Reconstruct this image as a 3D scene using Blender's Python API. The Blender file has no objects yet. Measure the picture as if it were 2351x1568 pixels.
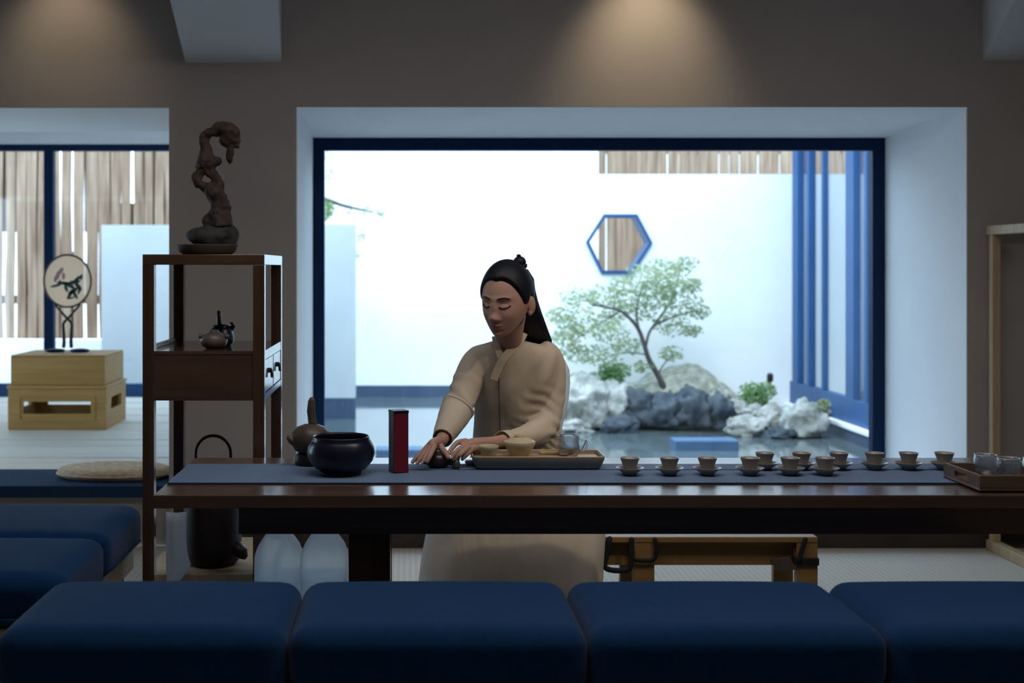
import bpy, bmesh, math, random
from mathutils import Vector, Matrix, noise

random.seed(7)
sc = bpy.context.scene
COL = sc.collection
R = math.radians

# ------------------------------------------------------------------ camera
FPX, CX, CY, H = 2940.0, 935.0, 615.0, 1.37          # focal length and principal point in 2351x1568 pixels, eye height
cam_data = bpy.data.cameras.new('camera')
cam_data.sensor_width = 36.0
cam_data.lens = 36.0 * FPX / 2351.0
cam_data.shift_x = (1175.5 - CX) / 2351.0
cam_data.shift_y = -(784.0 - CY) / 2351.0
cam_data.dof.use_dof = True
cam_data.dof.focus_distance = 4.2
cam_data.dof.aperture_fstop = 3.0
cam = bpy.data.objects.new('camera', cam_data)
COL.objects.link(cam)
cam.location = (0, 0, H)
cam.rotation_euler = (R(90), 0, 0)
sc.camera = cam

# ------------------------------------------------------------------ sky
world = bpy.data.worlds.new('sky')
sc.world = world
world.use_nodes = True
bg = world.node_tree.nodes['Background']
bg.inputs['Color'].default_value = (0.56, 0.78, 1.0, 1)
bg.inputs['Strength'].default_value = 5.0
# hazy daylight from above the house, falling on the garden walls
sun_data = bpy.data.lights.new('hazy_sun', 'SUN')
sun_data.energy = 1.6
sun_data.color = (1.0, 0.97, 0.92)
sun_data.angle = R(25)
sun = bpy.data.objects.new('hazy_sun', sun_data)
COL.objects.link(sun)
sun.rotation_euler = Vector((0.25, 0.75, -1.1)).to_track_quat('-Z', 'Y').to_euler()

# ------------------------------------------------------------------ colour management
sc.view_settings.view_transform = 'Standard'
sc.view_settings.look = 'None'
sc.view_settings.exposure = 0.0
sc.view_settings.gamma = 1.0
sc.view_settings.use_curve_mapping = False
sc.cycles.use_denoising = True
sc.cycles.max_bounces = 10
sc.cycles.diffuse_bounces = 6
sc.cycles.transparent_max_bounces = 24
sc.cycles.caustics_reflective = False
sc.cycles.caustics_refractive = False
sc.cycles.sample_clamp_indirect = 6.0


def spot(name, loc, target, watts, color, size, blend, radius=0.06):
    d = bpy.data.lights.new(name, 'SPOT')
    d.energy = watts
    d.color = color
    d.spot_size = R(size)
    d.spot_blend = blend
    d.shadow_soft_size = radius
    o = bpy.data.objects.new(name, d)
    COL.objects.link(o)
    o.location = loc
    o.rotation_euler = (Vector(target) - Vector(loc)).to_track_quat('-Z', 'Y').to_euler()
    return o


WARM = (1.0, 0.78, 0.50)
# recessed ceiling downlights of the room: (position, aim, watts, cone)
DOWNLIGHTS = [
    ((1.16, 5.87, 2.98), (1.16, 6.27, 2.36), 20, 76),
    ((-1.66, 5.87, 2.98), (-1.66, 6.27, 2.36), 9, 76),
    ((2.15, 3.0, 2.98), (0.62, 4.52, 0.98), 150, 24),
]
for _l, _t, _w, _s in DOWNLIGHTS:
    spot('downlight_beam', _l, _t, _w, WARM, _s, 1.0)

# wide opal light added over the seats to brighten the room, housing unseen
fill_data = bpy.data.lights.new('fill_light', 'AREA')
fill_data.shape = 'RECTANGLE'
fill_data.size, fill_data.size_y = 3.2, 0.9
fill_data.energy = 36
fill_data.color = (1.0, 0.92, 0.86)
fill = bpy.data.objects.new('fill_light', fill_data)
COL.objects.link(fill)
fill.location = (0.6, 3.25, 2.985)


# ------------------------------------------------------------------ helpers
def P(x, y, d):
    """point at depth d (metres) that the photograph shows at pixel (x, y)"""
    return Vector(((x - CX) * d / FPX, d, H - (y - CY) * d / FPX))


def PX(x, d):
    return (x - CX) * d / FPX


def PZ(y, d):
    return H - (y - CY) * d / FPX


class MB:
    def __init__(self):
        self.v, self.f, self.m = [], [], []

    def add(self, verts, faces, mi=0):
        b = len(self.v)
        self.v += [Vector(p) for p in verts]
        self.f += [tuple(i + b for i in f) for f in faces]
        self.m += [mi] * len(faces)
        return self

    def box(self, x0, x1, y0, y1, z0, z1, mi=0, bev=0.0, seg=2, rot=0.0):
        bm = bmesh.new()
        bmesh.ops.create_cube(bm, size=1.0)
        for v in bm.verts:
            v.co = Vector((v.co.x * (x1 - x0), v.co.y * (y1 - y0), v.co.z * (z1 - z0)))
        if bev > 0:
            bmesh.ops.bevel(bm, geom=list(bm.edges), offset=bev, segments=seg, profile=0.5, affect='EDGES')
        if rot:
            bmesh.ops.rotate(bm, verts=bm.verts, cent=(0, 0, 0), matrix=Matrix.Rotation(rot, 3, 'Z'))
        c = Vector(((x0 + x1) / 2, (y0 + y1) / 2, (z0 + z1) / 2))
        bm.verts.index_update()
        self.add([v.co + c for v in bm.verts], [[v.index for v in f.verts] for f in bm.faces], mi)
        bm.free()
        return self

    def quadbar(self, a, b, w, t, mi=0, up=(0, 0, 1)):
        """a straight bar with a rectangular section from a to b"""
        a, b = Vector(a), Vector(b)
        d = (b - a).normalized()
        s = d.cross(Vector(up))
        if s.length < 1e-4:
            s = d.cross(Vector((0, 1, 0)))
        s.normalize()
        u = s.cross(d).normalized()
        vs = []
        for q in (a, b):
            for i, j in ((-1, -1), (1, -1), (1, 1), (-1, 1)):
                vs.append(q + s * (i * w / 2) + u * (j * t / 2))
        self.add(vs, [(0, 1, 2, 3), (7, 6, 5, 4), (0, 4, 5, 1), (1, 5, 6, 2), (2, 6, 7, 3), (3, 7, 4, 0)], mi)
        return self

    def lathe(self, profile, c=(0, 0, 0), n=40, mi=0, sx=1.0, sy=1.0, wob=None):
        """profile: (radius, z) from bottom to top; radius 0 closes"""
        vs, fs, rings = [], [], []
        for r, z in profile:
            if r < 1e-6:
                rings.append([len(vs)])
                vs.append(Vector((c[0], c[1], c[2] + z)))
            else:
                ring = []
                for i in range(n):
                    a = 2 * math.pi * i / n
                    k = wob(a, z) if wob else 1.0
                    ring.append(len(vs))
                    vs.append(Vector((c[0] + r * k * sx * math.cos(a), c[1] + r * k * sy * math.sin(a), c[2] + z)))
                rings.append(ring)
        for a, b in zip(rings, rings[1:]):
            for i in range(n):
                j = (i + 1) % n
                if len(a) == 1 and len(b) == 1:
                    continue
                if len(a) == 1:
                    fs.append((a[0], b[j], b[i]))
                elif len(b) == 1:
                    fs.append((a[i], a[j], b[0]))
                else:
                    fs.append((a[i], a[j], b[j], b[i]))
        self.add(vs, fs, mi)
        return self

    def tube(self, pts, radii, n=12, mi=0, cap=True, flat=None, closed=False):
        """round tube through points; flat=(sx, sy) squashes the section; radii: number or list"""
        pts = [Vector(p) for p in pts]
        m = len(pts)
        if not isinstance(radii, (list, tuple)):
            radii = [radii] * m
        tang = []
        for i in range(m):
            if closed:
                t = pts[(i + 1) % m] - pts[i - 1]
            else:
                t = pts[min(i + 1, m - 1)] - pts[max(i - 1, 0)]
            tang.append(t.normalized() if t.length > 1e-9 else Vector((0, 0, 1)))
        ref = Vector((0, 0, 1)) if abs(tang[0].z) < 0.9 else Vector((0, 1, 0))
        s = tang[0].cross(ref).normalized()
        vs, fs = [], []
        for i in range(m):
            s = (s - tang[i] * s.dot(tang[i])).normalized()
            u = s.cross(tang[i]).normalized()
            fx, fy = flat if flat else (1, 1)
            for k in range(n):
                a = 2 * math.pi * k / n
                vs.append(pts[i] + s * (math.cos(a) * radii[i] * fx) + u * (math.sin(a) * radii[i] * fy))
        segs = m if closed else m - 1
        for i in range(segs):
            i2 = (i + 1) % m
            for k in range(n):
                k2 = (k + 1) % n
                fs.append((i * n + k, i2 * n + k, i2 * n + k2, i * n + k2))
        if cap and not closed:
            for i, sg in ((0, -1), (m - 1, 1)):
                c = len(vs)
                vs.append(pts[i] + tang[i] * (sg * radii[i] * 0.6))
                for k in range(n):
                    k2 = (k + 1) % n
                    fs.append((i * n + k, i * n + k2, c) if sg > 0 else (i * n + k2, i * n + k, c))
        self.add(vs, fs, mi)
        return self

    def ball(self, c, r, mi=0, n=16, rot=None):
        if not isinstance(r, (list, tuple)):
            r = (r, r, r)
        vs, fs = [], []
        m = n // 2
        for i in range(m + 1):
            th = math.pi * i / m
            for k in range(n):
                a = 2 * math.pi * k / n
                q = Vector((math.sin(th) * math.cos(a) * r[0], math.sin(th) * math.sin(a) * r[1], -math.cos(th) * r[2]))
                if rot:
                    q = rot @ q
                vs.append(Vector(c) + q)
        for i in range(m):
            for k in range(n):
                k2 = (k + 1) % n
                fs.append((i * n + k, i * n + k2, (i + 1) * n + k2, (i + 1) * n + k))
        self.add(vs, fs, mi)
        return self

    def build(self, name, mats, parent=None, smooth=False, angle=None):
        me = bpy.data.meshes.new(name)
        off = parent.location if parent is not None else Vector((0, 0, 0))
        if parent is not None and parent.parent is not None:
            off = off + parent.parent.location
        me.from_pydata([tuple(p - off) for p in self.v], [], self.f)
        if not isinstance(mats, (list, tuple)):
            mats = [mats]
        for m in mats:
            me.materials.append(m)
        if len(mats) > 1:
            me.polygons.foreach_set('material_index', self.m)
        bm = bmesh.new()
        bm.from_mesh(me)
        bmesh.ops.remove_doubles(bm, verts=bm.verts, dist=1e-5)
        bmesh.ops.recalc_face_normals(bm, faces=bm.faces)
        bm.to_mesh(me)
        bm.free()
        if smooth:
            me.polygons.foreach_set('use_smooth', [True] * len(me.polygons))
            if angle:
                me.set_sharp_from_angle(angle=R(angle))
        me.update()
        o = bpy.data.objects.new(name, me)
        COL.objects.link(o)
        if parent is not None:
            o.parent = parent
        return o


def tag(o, label, cat=None, group=None):
    o['label'] = label
    if cat:
        o['category'] = cat
    if group:
        o['group'] = group
    return o


def thing(name, label, cat, loc=(0, 0, 0), group=None):
    o = bpy.data.objects.new(name, None)
    o.empty_display_size = 0.1
    COL.objects.link(o)
    o.location = loc
    tag(o, label, cat, group)
    return o


def structure(o, label=None):
    o['kind'] = 'structure'
    if label:
        o['label'] = label
    return o


def struct_root(name, loc=(0, 0, 0), label=None):
    o = bpy.data.objects.new(name, None)
    COL.objects.link(o)
    o.location = loc
    return structure(o, label)


def remeshed(mb, voxel, smooth_it=2, disp=None):
    """joins everything in mb into one continuous surface"""
    me = bpy.data.meshes.new('tmp')
    me.from_pydata([tuple(p) for p in mb.v], [], mb.f)
    bm = bmesh.new()
    bm.from_mesh(me)
    bmesh.ops.recalc_face_normals(bm, faces=bm.faces)
    bm.to_mesh(me)
    bm.free()
    o = bpy.data.objects.new('tmp', me)
    COL.objects.link(o)
    md = o.modifiers.new('r', 'REMESH')
    md.mode = 'VOXEL'
    md.voxel_size = voxel
    md.adaptivity = 0.0
    if smooth_it:
        s = o.modifiers.new('s', 'SMOOTH')
        s.factor = 0.5
        s.iterations = smooth_it
    dg = bpy.context.evaluated_depsgraph_get()
    ev = o.evaluated_get(dg)
    m2 = ev.to_mesh()
    out = MB()
    vs = [v.co.copy() for v in m2.vertices]
    if disp:
        ns = [v.normal.copy() for v in m2.vertices]
        vs = [v + n * disp(v) for v, n in zip(vs, ns)]
    out.add(vs, [tuple(p.vertices) for p in m2.polygons])
    ev.to_mesh_clear()
    bpy.data.objects.remove(o)
    bpy.data.meshes.remove(me)
    return out


def spline(pts, n=8):
    """Catmull-Rom through points (Vectors or tuples of any size)"""
    pts = [list(p) for p in pts]
    out = []
    for i in range(len(pts) - 1):
        p0, p1, p2, p3 = pts[max(i - 1, 0)], pts[i], pts[i + 1], pts[min(i + 2, len(pts) - 1)]
        for k in range(n):
            t = k / n
            out.append([0.5 * (2 * b + (c - a) * t + (2 * a - 5 * b + 4 * c - d) * t * t + (3 * b - a - 3 * c + d) * t ** 3)
                        for a, b, c, d in zip(p0, p1, p2, p3)])
    out.append(pts[-1])
    return out


# ------------------------------------------------------------------ materials
def new_mat(name):
    m = bpy.data.materials.new(name)
    m.use_nodes = True
    nt = m.node_tree
    return m, nt, nt.nodes['Principled BSDF']


def N(nt, kind, **kw):
    n = nt.nodes.new(kind)
    for k, v in kw.items():
        if k in n.inputs:
            n.inputs[k].default_value = v
        else:
            setattr(n, k, v)
    return n


def noise_mat(name, c1, c2, rough=0.6, scale=(8, 8, 8), detail=4, bump=0.0, bump_scale=None, spec=0.4, sheen=0.0, coat=0.0, dist=0.004, metallic=0.0):
    m, nt, b = new_mat(name)
    tc = N(nt, 'ShaderNodeTexCoord')
    mp = N(nt, 'ShaderNodeMapping')
    mp.inputs['Scale'].default_value = scale
    nt.links.new(tc.outputs['Object'], mp.inputs['Vector'])
    nz = N(nt, 'ShaderNodeTexNoise', Scale=1.0, Detail=detail)
    nt.links.new(mp.outputs['Vector'], nz.inputs['Vector'])
    rp = N(nt, 'ShaderNodeValToRGB')
    rp.color_ramp.elements[0].position = 0.3
    rp.color_ramp.elements[1].position = 0.7
    rp.color_ramp.elements[0].color = (*c1, 1)
    rp.color_ramp.elements[1].color = (*c2, 1)
    nt.links.new(nz.outputs['Fac'], rp.inputs['Fac'])
    nt.links.new(rp.outputs['Color'], b.inputs['Base Color'])
    b.inputs['Roughness'].default_value = rough
    b.inputs['Specular IOR Level'].default_value = spec
    b.inputs['Metallic'].default_value = metallic
    if sheen:
        b.inputs['Sheen Weight'].default_value = sheen
    if coat:
        b.inputs['Coat Weight'].default_value = coat
        b.inputs['Coat Roughness'].default_value = 0.12
    if bump:
        bp = N(nt, 'ShaderNodeBump', Strength=bump, Distance=dist)
        src = nz
        if bump_scale:
            mp2 = N(nt, 'ShaderNodeMapping')
            mp2.inputs['Scale'].default_value = bump_scale
            nt.links.new(tc.outputs['Object'], mp2.inputs['Vector'])
            src = N(nt, 'ShaderNodeTexNoise', Scale=1.0, Detail=3.0)
            nt.links.new(mp2.outputs['Vector'], src.inputs['Vector'])
        nt.links.new(src.outputs['Fac'], bp.inputs['Height'])
        nt.links.new(bp.outputs['Normal'], b.inputs['Normal'])
    return m


def weave_mat(name, c1, c2, pitch=0.006, rough=0.85, strength=0.5, diag=False, dist=0.002):
    m, nt, b = new_mat(name)
    tc = N(nt, 'ShaderNodeTexCoord')
    mp = N(nt, 'ShaderNodeMapping')
    if diag:
        mp.inputs['Rotation'].default_value = (0, 0, R(45))
    nt.links.new(tc.outputs['Object'], mp.inputs['Vector'])
    ck = N(nt, 'ShaderNodeTexChecker', Scale=1.0 / pitch)
    nt.links.new(mp.outputs['Vector'], ck.inputs['Vector'])
    nz = N(nt, 'ShaderNodeTexNoise', Scale=60.0, Detail=3.0)
    nt.links.new(tc.outputs['Object'], nz.inputs['Vector'])
    mx = N(nt, 'ShaderNodeMix', data_type='RGBA')
    mx.inputs[6].default_value = (*c1, 1)
    mx.inputs[7].default_value = (*c2, 1)
    ad = N(nt, 'ShaderNodeMath', operation='MULTIPLY_ADD')
    ad.inputs[1].default_value = 0.5
    nt.links.new(ck.outputs['Fac'], ad.inputs[0])
    m2 = N(nt, 'ShaderNodeMath', operation='MULTIPLY')
    m2.inputs[1].default_value = 0.5
    nt.links.new(nz.outputs['Fac'], m2.inputs[0])
    nt.links.new(m2.outputs[0], ad.inputs[2])
    nt.links.new(ad.outputs[0], mx.inputs[0])
    nt.links.new(mx.outputs[2], b.inputs['Base Color'])
    bp = N(nt, 'ShaderNodeBump', Strength=strength, Distance=dist)
    nt.links.new(ad.outputs[0], bp.inputs['Height'])
    nt.links.new(bp.outputs['Normal'], b.inputs['Normal'])
    b.inputs['Roughness'].default_value = rough
    b.inputs['Specular IOR Level'].default_value = 0.2
    return m


def clear_mat(name, tint, gloss=0.08, edge=0.6, blend=0.35, haze=0.0):
    """thin glass: see-through, with a mirror-like reflection that grows towards the edges"""
    m, nt, b = new_mat(name)
    nt.nodes.remove(b)
    out = nt.nodes['Material Output']
    tr = N(nt, 'ShaderNodeBsdfTransparent', Color=(*tint, 1))
    gl = N(nt, 'ShaderNodeBsdfGlossy', Roughness=0.02)
    lw = N(nt, 'ShaderNodeLayerWeight', Blend=blend)
    mr = N(nt, 'ShaderNodeMapRange')
    mr.inputs['To Min'].default_value = gloss
    mr.inputs['To Max'].default_value = edge
    nt.links.new(lw.outputs['Facing'], mr.inputs['Value'])
    mx = N(nt, 'ShaderNodeMixShader')
    nt.links.new(mr.outputs[0], mx.inputs[0])
    nt.links.new(tr.outputs[0], mx.inputs[1])
    nt.links.new(gl.outputs[0], mx.inputs[2])
    last = mx
    if haze:                                    # a faint milkiness in the glass
        df = N(nt, 'ShaderNodeBsdfTranslucent', Color=(0.9, 0.95, 1.0, 1))
        m3 = N(nt, 'ShaderNodeMixShader')
        m3.inputs[0].default_value = haze
        nt.links.new(mx.outputs[0], m3.inputs[1])
        nt.links.new(df.outputs[0], m3.inputs[2])
        last = m3
    nt.links.new(last.outputs[0], out.inputs['Surface'])
    return m


def sheer_mat(name, col, trans=0.5, clear=0.2, rough=0.6, bump=0.0, bscale=(30, 30, 30)):
    """cloth, plastic or leaf that lets light through"""
    m, nt, b = new_mat(name)
    out = nt.nodes['Material Output']
    b.inputs['Base Color'].default_value = (*col, 1)
    b.inputs['Roughness'].default_value = rough
    b.inputs['Specular IOR Level'].default_value = 0.25
    tl = N(nt, 'ShaderNodeBsdfTranslucent', Color=(*col, 1))
    m1 = N(nt, 'ShaderNodeMixShader')
    m1.inputs[0].default_value = trans
    nt.links.new(b.outputs[0], m1.inputs[1])
    nt.links.new(tl.outputs[0], m1.inputs[2])
    last = m1
    if clear:
        tr = N(nt, 'ShaderNodeBsdfTransparent')
        m2 = N(nt, 'ShaderNodeMixShader')
        m2.inputs[0].default_value = clear
        nt.links.new(m1.outputs[0], m2.inputs[1])
        nt.links.new(tr.outputs[0], m2.inputs[2])
        last = m2
    if bump:
        tc = N(nt, 'ShaderNodeTexCoord')
        mp = N(nt, 'ShaderNodeMapping')
        mp.inputs['Scale'].default_value = bscale
        nt.links.new(tc.outputs['Object'], mp.inputs['Vector'])
        nz = N(nt, 'ShaderNodeTexNoise', Scale=1.0, Detail=3.0)
        nt.links.new(mp.outputs['Vector'], nz.inputs['Vector'])
        bp = N(nt, 'ShaderNodeBump', Strength=bump, Distance=0.01)
        nt.links.new(nz.outputs['Fac'], bp.inputs['Height'])
        nt.links.new(bp.outputs['Normal'], b.inputs['Normal'])
        nt.links.new(bp.outputs['Normal'], tl.inputs['Normal'])
    nt.links.new(last.outputs[0], out.inputs['Surface'])
    return m


M = {}
M['paint'] = noise_mat('grey_beige_paint', (0.375, 0.345, 0.335), (0.41, 0.38, 0.365), 0.8, (2, 2, 2), bump=0.05, bump_scale=(120, 120, 120), spec=0.2)
M['white_paint'] = noise_mat('white_paint', (0.80, 0.81, 0.83), (0.84, 0.85, 0.86), 0.7, (2, 2, 2), bump=0.04, bump_scale=(90, 90, 90), spec=0.2)
M['ceiling'] = noise_mat('ceiling_paint', (0.66, 0.64, 0.62), (0.70, 0.68, 0.66), 0.85, (2, 2, 2), spec=0.15)
M['dark_room'] = noise_mat('rear_room_paint', (0.30, 0.27, 0.25), (0.34, 0.31, 0.29), 0.85, (2, 2, 2), spec=0.15)
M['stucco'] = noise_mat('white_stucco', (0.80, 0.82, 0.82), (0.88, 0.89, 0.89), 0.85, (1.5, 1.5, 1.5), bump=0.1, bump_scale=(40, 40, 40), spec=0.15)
M['shaded_stucco'] = noise_mat('shaded_white_stucco', (0.46, 0.50, 0.52), (0.52, 0.56, 0.58), 0.85, (1.5, 1.5, 1.5), bump=0.1, bump_scale=(40, 40, 40), spec=0.15)  # white stucco darkened, the low wall's shade put into its colour
M['plinth'] = noise_mat('dark_plinth', (0.035, 0.06, 0.11), (0.05, 0.08, 0.14), 0.7, (3, 3, 3))
M['navy'] = noise_mat('navy_metal', (0.001, 0.014, 0.052), (0.0015, 0.018, 0.062), 0.5, (3, 3, 3), spec=0.15)
M['blue_metal'] = noise_mat('blue_metal', (0.010, 0.065, 0.19), (0.014, 0.08, 0.22), 0.45, (3, 3, 3), spec=0.35)
M['skirting'] = noise_mat('dark_skirting', (0.035, 0.028, 0.026), (0.05, 0.04, 0.036), 0.6, (4, 4, 4))
M['mat'] = weave_mat('woven_floor_mat', (0.42, 0.38, 0.32), (0.62, 0.57, 0.49), pitch=0.019, strength=1.0, diag=True, dist=0.004)
M['walnut'] = noise_mat('dark_walnut', (0.068, 0.039, 0.028), (0.110, 0.065, 0.046), 0.19, (1.2, 40, 40), 5, spec=0.5)
M['walnut_up'] = noise_mat('dark_walnut_upright', (0.050, 0.027, 0.018), (0.080, 0.045, 0.030), 0.13, (40, 40, 1.5), 5, spec=0.5)
M['shelf_wood'] = noise_mat('shelf_walnut', (0.060, 0.033, 0.022), (0.095, 0.055, 0.036), 0.12, (3, 30, 30), 5, spec=0.5)
M['pine'] = noise_mat('honey_wood', (0.46, 0.26, 0.075), (0.56, 0.34, 0.115), 0.5, (2, 30, 30), 5, bump=0.05, dist=0.001)
M['bench_wood'] = noise_mat('brown_bench_wood', (0.22, 0.125, 0.042), (0.29, 0.17, 0.062), 0.5, (2, 30, 30), 5, bump=0.05, dist=0.001)
M['oak'] = noise_mat('pale_oak', (0.40, 0.29, 0.17), (0.52, 0.39, 0.25), 0.5, (30, 30, 2), 5, bump=0.05, dist=0.001)
M['board'] = noise_mat('pale_floor_board', (0.76, 0.72, 0.64), (0.88, 0.85, 0.78), 0.5, (1.0, 24, 24), 5, bump=0.08, dist=0.001)
M['fence'] = noise_mat('weathered_plank', (0.17, 0.10, 0.062), (0.36, 0.255, 0.175), 0.8, (18, 18, 1.6), 6, bump=0.3)
M['navy_mat'] = weave_mat('navy_mat_weave', (0.012, 0.04, 0.095), (0.02, 0.055, 0.125), pitch=0.008, strength=0.3)
M['runner'] = weave_mat('blue_grey_runner', (0.085, 0.135, 0.235), (0.155, 0.215, 0.335), pitch=0.0035, strength=0.4, dist=0.001)
M['cushion'] = noise_mat('navy_upholstery', (0.001, 0.028, 0.095), (0.0015, 0.034, 0.115), 0.9, (30, 30, 30), 3, bump=0.12, bump_scale=(700, 700, 700), spec=0.12, dist=0.001, sheen=0.08)
M['black'] = noise_mat('black_metal', (0.006, 0.006, 0.008), (0.012, 0.012, 0.014), 0.5, (6, 6, 6))
M['strap'] = noise_mat('black_strap', (0.006, 0.007, 0.014), (0.012, 0.014, 0.022), 0.7, (40, 40, 40))
M['clay_dark'] = noise_mat('dark_blue_glaze', (0.005, 0.006, 0.018), (0.010, 0.012, 0.030), 0.28, (14, 14, 14), spec=0.5)
M['clay_brown'] = noise_mat('brown_stoneware', (0.050, 0.038, 0.030), (0.10, 0.078, 0.060), 0.45, (25, 25, 25), 6, bump=0.25, spec=0.45)
M['clay_grey'] = noise_mat('grey_brown_clay', (0.12, 0.095, 0.09), (0.17, 0.14, 0.13), 0.4, (25, 25, 25), spec=0.5)
M['clay_purple'] = noise_mat('purple_clay', (0.022, 0.014, 0.016), (0.036, 0.024, 0.026), 0.3, (30, 30, 30), spec=0.5)
M['black_vase'] = noise_mat('black_brown_glaze', (0.010, 0.007, 0.009), (0.018, 0.013, 0.014), 0.45, (14, 14, 14), spec=0.3)
M['root'] = noise_mat('gnarled_dark_rock', (0.020, 0.013, 0.011), (0.055, 0.036, 0.028), 0.75, (22, 22, 22), 8, bump=0.5, dist=0.01)
M['slate'] = noise_mat('dark_slate', (0.022, 0.022, 0.022), (0.045, 0.044, 0.042), 0.7, (18, 18, 18), 8, bump=0.4, dist=0.008)
M['dish'] = noise_mat('grey_brown_dish', (0.085, 0.068, 0.058), (0.12, 0.098, 0.085), 0.5, (14, 14, 14))
M['cream'] = noise_mat('cream_porcelain', (0.50, 0.44, 0.30), (0.55, 0.48, 0.34), 0.22, (8, 8, 8), spec=0.5)
M['grey_cup'] = noise_mat('grey_brown_porcelain', (0.27, 0.245, 0.22), (0.31, 0.285, 0.26), 0.3, (8, 8, 8), spec=0.5)
M['tray_out'] = noise_mat('grey_tray_side', (0.17, 0.155, 0.14), (0.21, 0.19, 0.17), 0.45, (8, 8, 8))
M['tray_in'] = noise_mat('bamboo_tray_inside', (0.36, 0.25, 0.14), (0.46, 0.33, 0.19), 0.4, (4, 40, 40), 4)
M['tray_wood'] = noise_mat('brown_tray_wood', (0.11, 0.068, 0.045), (0.16, 0.10, 0.068), 0.4, (4, 40, 40), 5)
M['red'] = noise_mat('crimson_paper', (0.16, 0.006, 0.020), (0.19, 0.009, 0.026), 0.5, (8, 8, 8))
M['ink'] = noise_mat('navy_black_paper', (0.006, 0.006, 0.020), (0.010, 0.010, 0.028), 0.45, (8, 8, 8))
M['glass'] = clear_mat('window_glass', (0.97, 0.985, 0.99), 0.03, 0.35)
M['tumbler'] = clear_mat('clear_glassware', (0.92, 0.95, 0.98), 0.08, 0.9, 0.45, 0.10)
M['tea'] = sheer_mat('amber_tea', (0.42, 0.22, 0.08), 0.5, 0.35, 0.2)
M['jug'] = sheer_mat('milky_plastic', (0.93, 0.97, 1.0), 0.75, 0.42, 0.35, 0.15, (12, 12, 3))
M['jug_water'] = sheer_mat('water_in_plastic', (0.74, 0.86, 1.0), 0.75, 0.5, 0.3)
M['silk'] = sheer_mat('peach_silk', (0.95, 0.76, 0.58), 0.75, 0.25, 0.7)
M['silk_leaf'] = noise_mat('painted_green_ink', (0.03, 0.06, 0.06), (0.06, 0.10, 0.095), 0.8, (60, 60, 60))
M['silk_flower'] = sheer_mat('painted_mauve_ink', (0.42, 0.26, 0.34), 0.5, 0.45, 0.8)
M['fan_rim'] = noise_mat('dark_fan_rim', (0.02, 0.012, 0.02), (0.03, 0.02, 0.03), 0.4, (8, 8, 8))
M['straw'] = noise_mat('straw_weave', (0.55, 0.41, 0.25), (0.82, 0.69, 0.48), 0.8, (30, 30, 120), 4, bump=0.5, bump_scale=(60, 60, 200), dist=0.006)
M['towel'] = sheer_mat('pale_blue_linen', (0.78, 0.86, 0.95), 0.5, 0.0, 0.8, 0.2, (30, 30, 6))
M['skin'] = noise_mat('skin', (0.40, 0.235, 0.185), (0.44, 0.26, 0.205), 0.5, (18, 18, 18), spec=0.35)
M['lips'] = noise_mat('lips', (0.26, 0.075, 0.065), (0.30, 0.09, 0.08), 0.4, (18, 18, 18))
M['nail'] = noise_mat('fingernail', (0.62, 0.44, 0.38), (0.66, 0.48, 0.42), 0.2, (18, 18, 18), spec=0.6)
M['hair'] = noise_mat('black_hair', (0.002, 0.003, 0.008), (0.006, 0.008, 0.016), 0.5, (160, 160, 5), 3, bump=0.3, dist=0.003, spec=0.25)
M['lash'] = noise_mat('dark_lash', (0.01, 0.008, 0.008), (0.016, 0.012, 0.012), 0.8, (20, 20, 20))
M['lid'] = noise_mat('shadowed_eyelid', (0.27, 0.145, 0.115), (0.30, 0.165, 0.13), 0.5, (20, 20, 20))
M['robe'] = sheer_mat('ivory_linen', (0.64, 0.575, 0.495), 0.30, 0.0, 0.85, 0.4, (16, 16, 5))
M['robe_sheer'] = sheer_mat('sheer_white_gauze', (0.86, 0.86, 0.86), 0.55, 0.25, 0.8, 0.4, (20, 20, 4))
M['skirt'] = noise_mat('ivory_skirt_linen', (0.60, 0.55, 0.49), (0.68, 0.63, 0.57), 0.85, (4, 4, 4), 3, bump=0.5, bump_scale=(9, 9, 2.5), spec=0.12, dist=0.03)
M['water'] = noise_mat('pond_water', (0.075, 0.095, 0.10), (0.10, 0.125, 0.13), 0.05, (1, 1, 1), bump=0.035, bump_scale=(4, 10, 4), spec=0.9, dist=0.02)
M['stone'] = noise_mat('pale_rock', (0.15, 0.16, 0.14), (0.50, 0.50, 0.46), 0.85, (9, 9, 9), 8, bump=1.0, dist=0.05)
M['stone_dark'] = noise_mat('shaded_rock', (0.012, 0.026, 0.045), (0.085, 0.10, 0.11), 0.75, (6, 6, 6), 8, bump=0.7, dist=0.03)  # shade of the rock cavity put into the colour as deep navy
M['soil'] = noise_mat('dry_moss_soil', (0.15, 0.15, 0.11), (0.38, 0.38, 0.31), 0.95, (14, 14, 14), 8, bump=0.6, dist=0.03)
M['step'] = noise_mat('blue_grey_slab', (0.05, 0.11, 0.20), (0.07, 0.14, 0.25), 0.6, (8, 8, 8))
M['bark'] = noise_mat('maple_bark', (0.05, 0.045, 0.042), (0.10, 0.09, 0.08), 0.9, (20, 20, 6), 6, bump=0.4)
M['leaf'] = sheer_mat('maple_leaf', (0.33, 0.42, 0.25), 0.5, 0.0, 0.7)
M['leaf2'] = sheer_mat('yellow_green_leaf', (0.44, 0.47, 0.26), 0.5, 0.0, 0.7)
M['shrub'] = sheer_mat('shrub_leaf', (0.17, 0.30, 0.13), 0.4, 0.0, 0.6)
M['shrub2'] = sheer_mat('bright_shrub_leaf', (0.27, 0.40, 0.17), 0.4, 0.0, 0.6)

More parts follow.
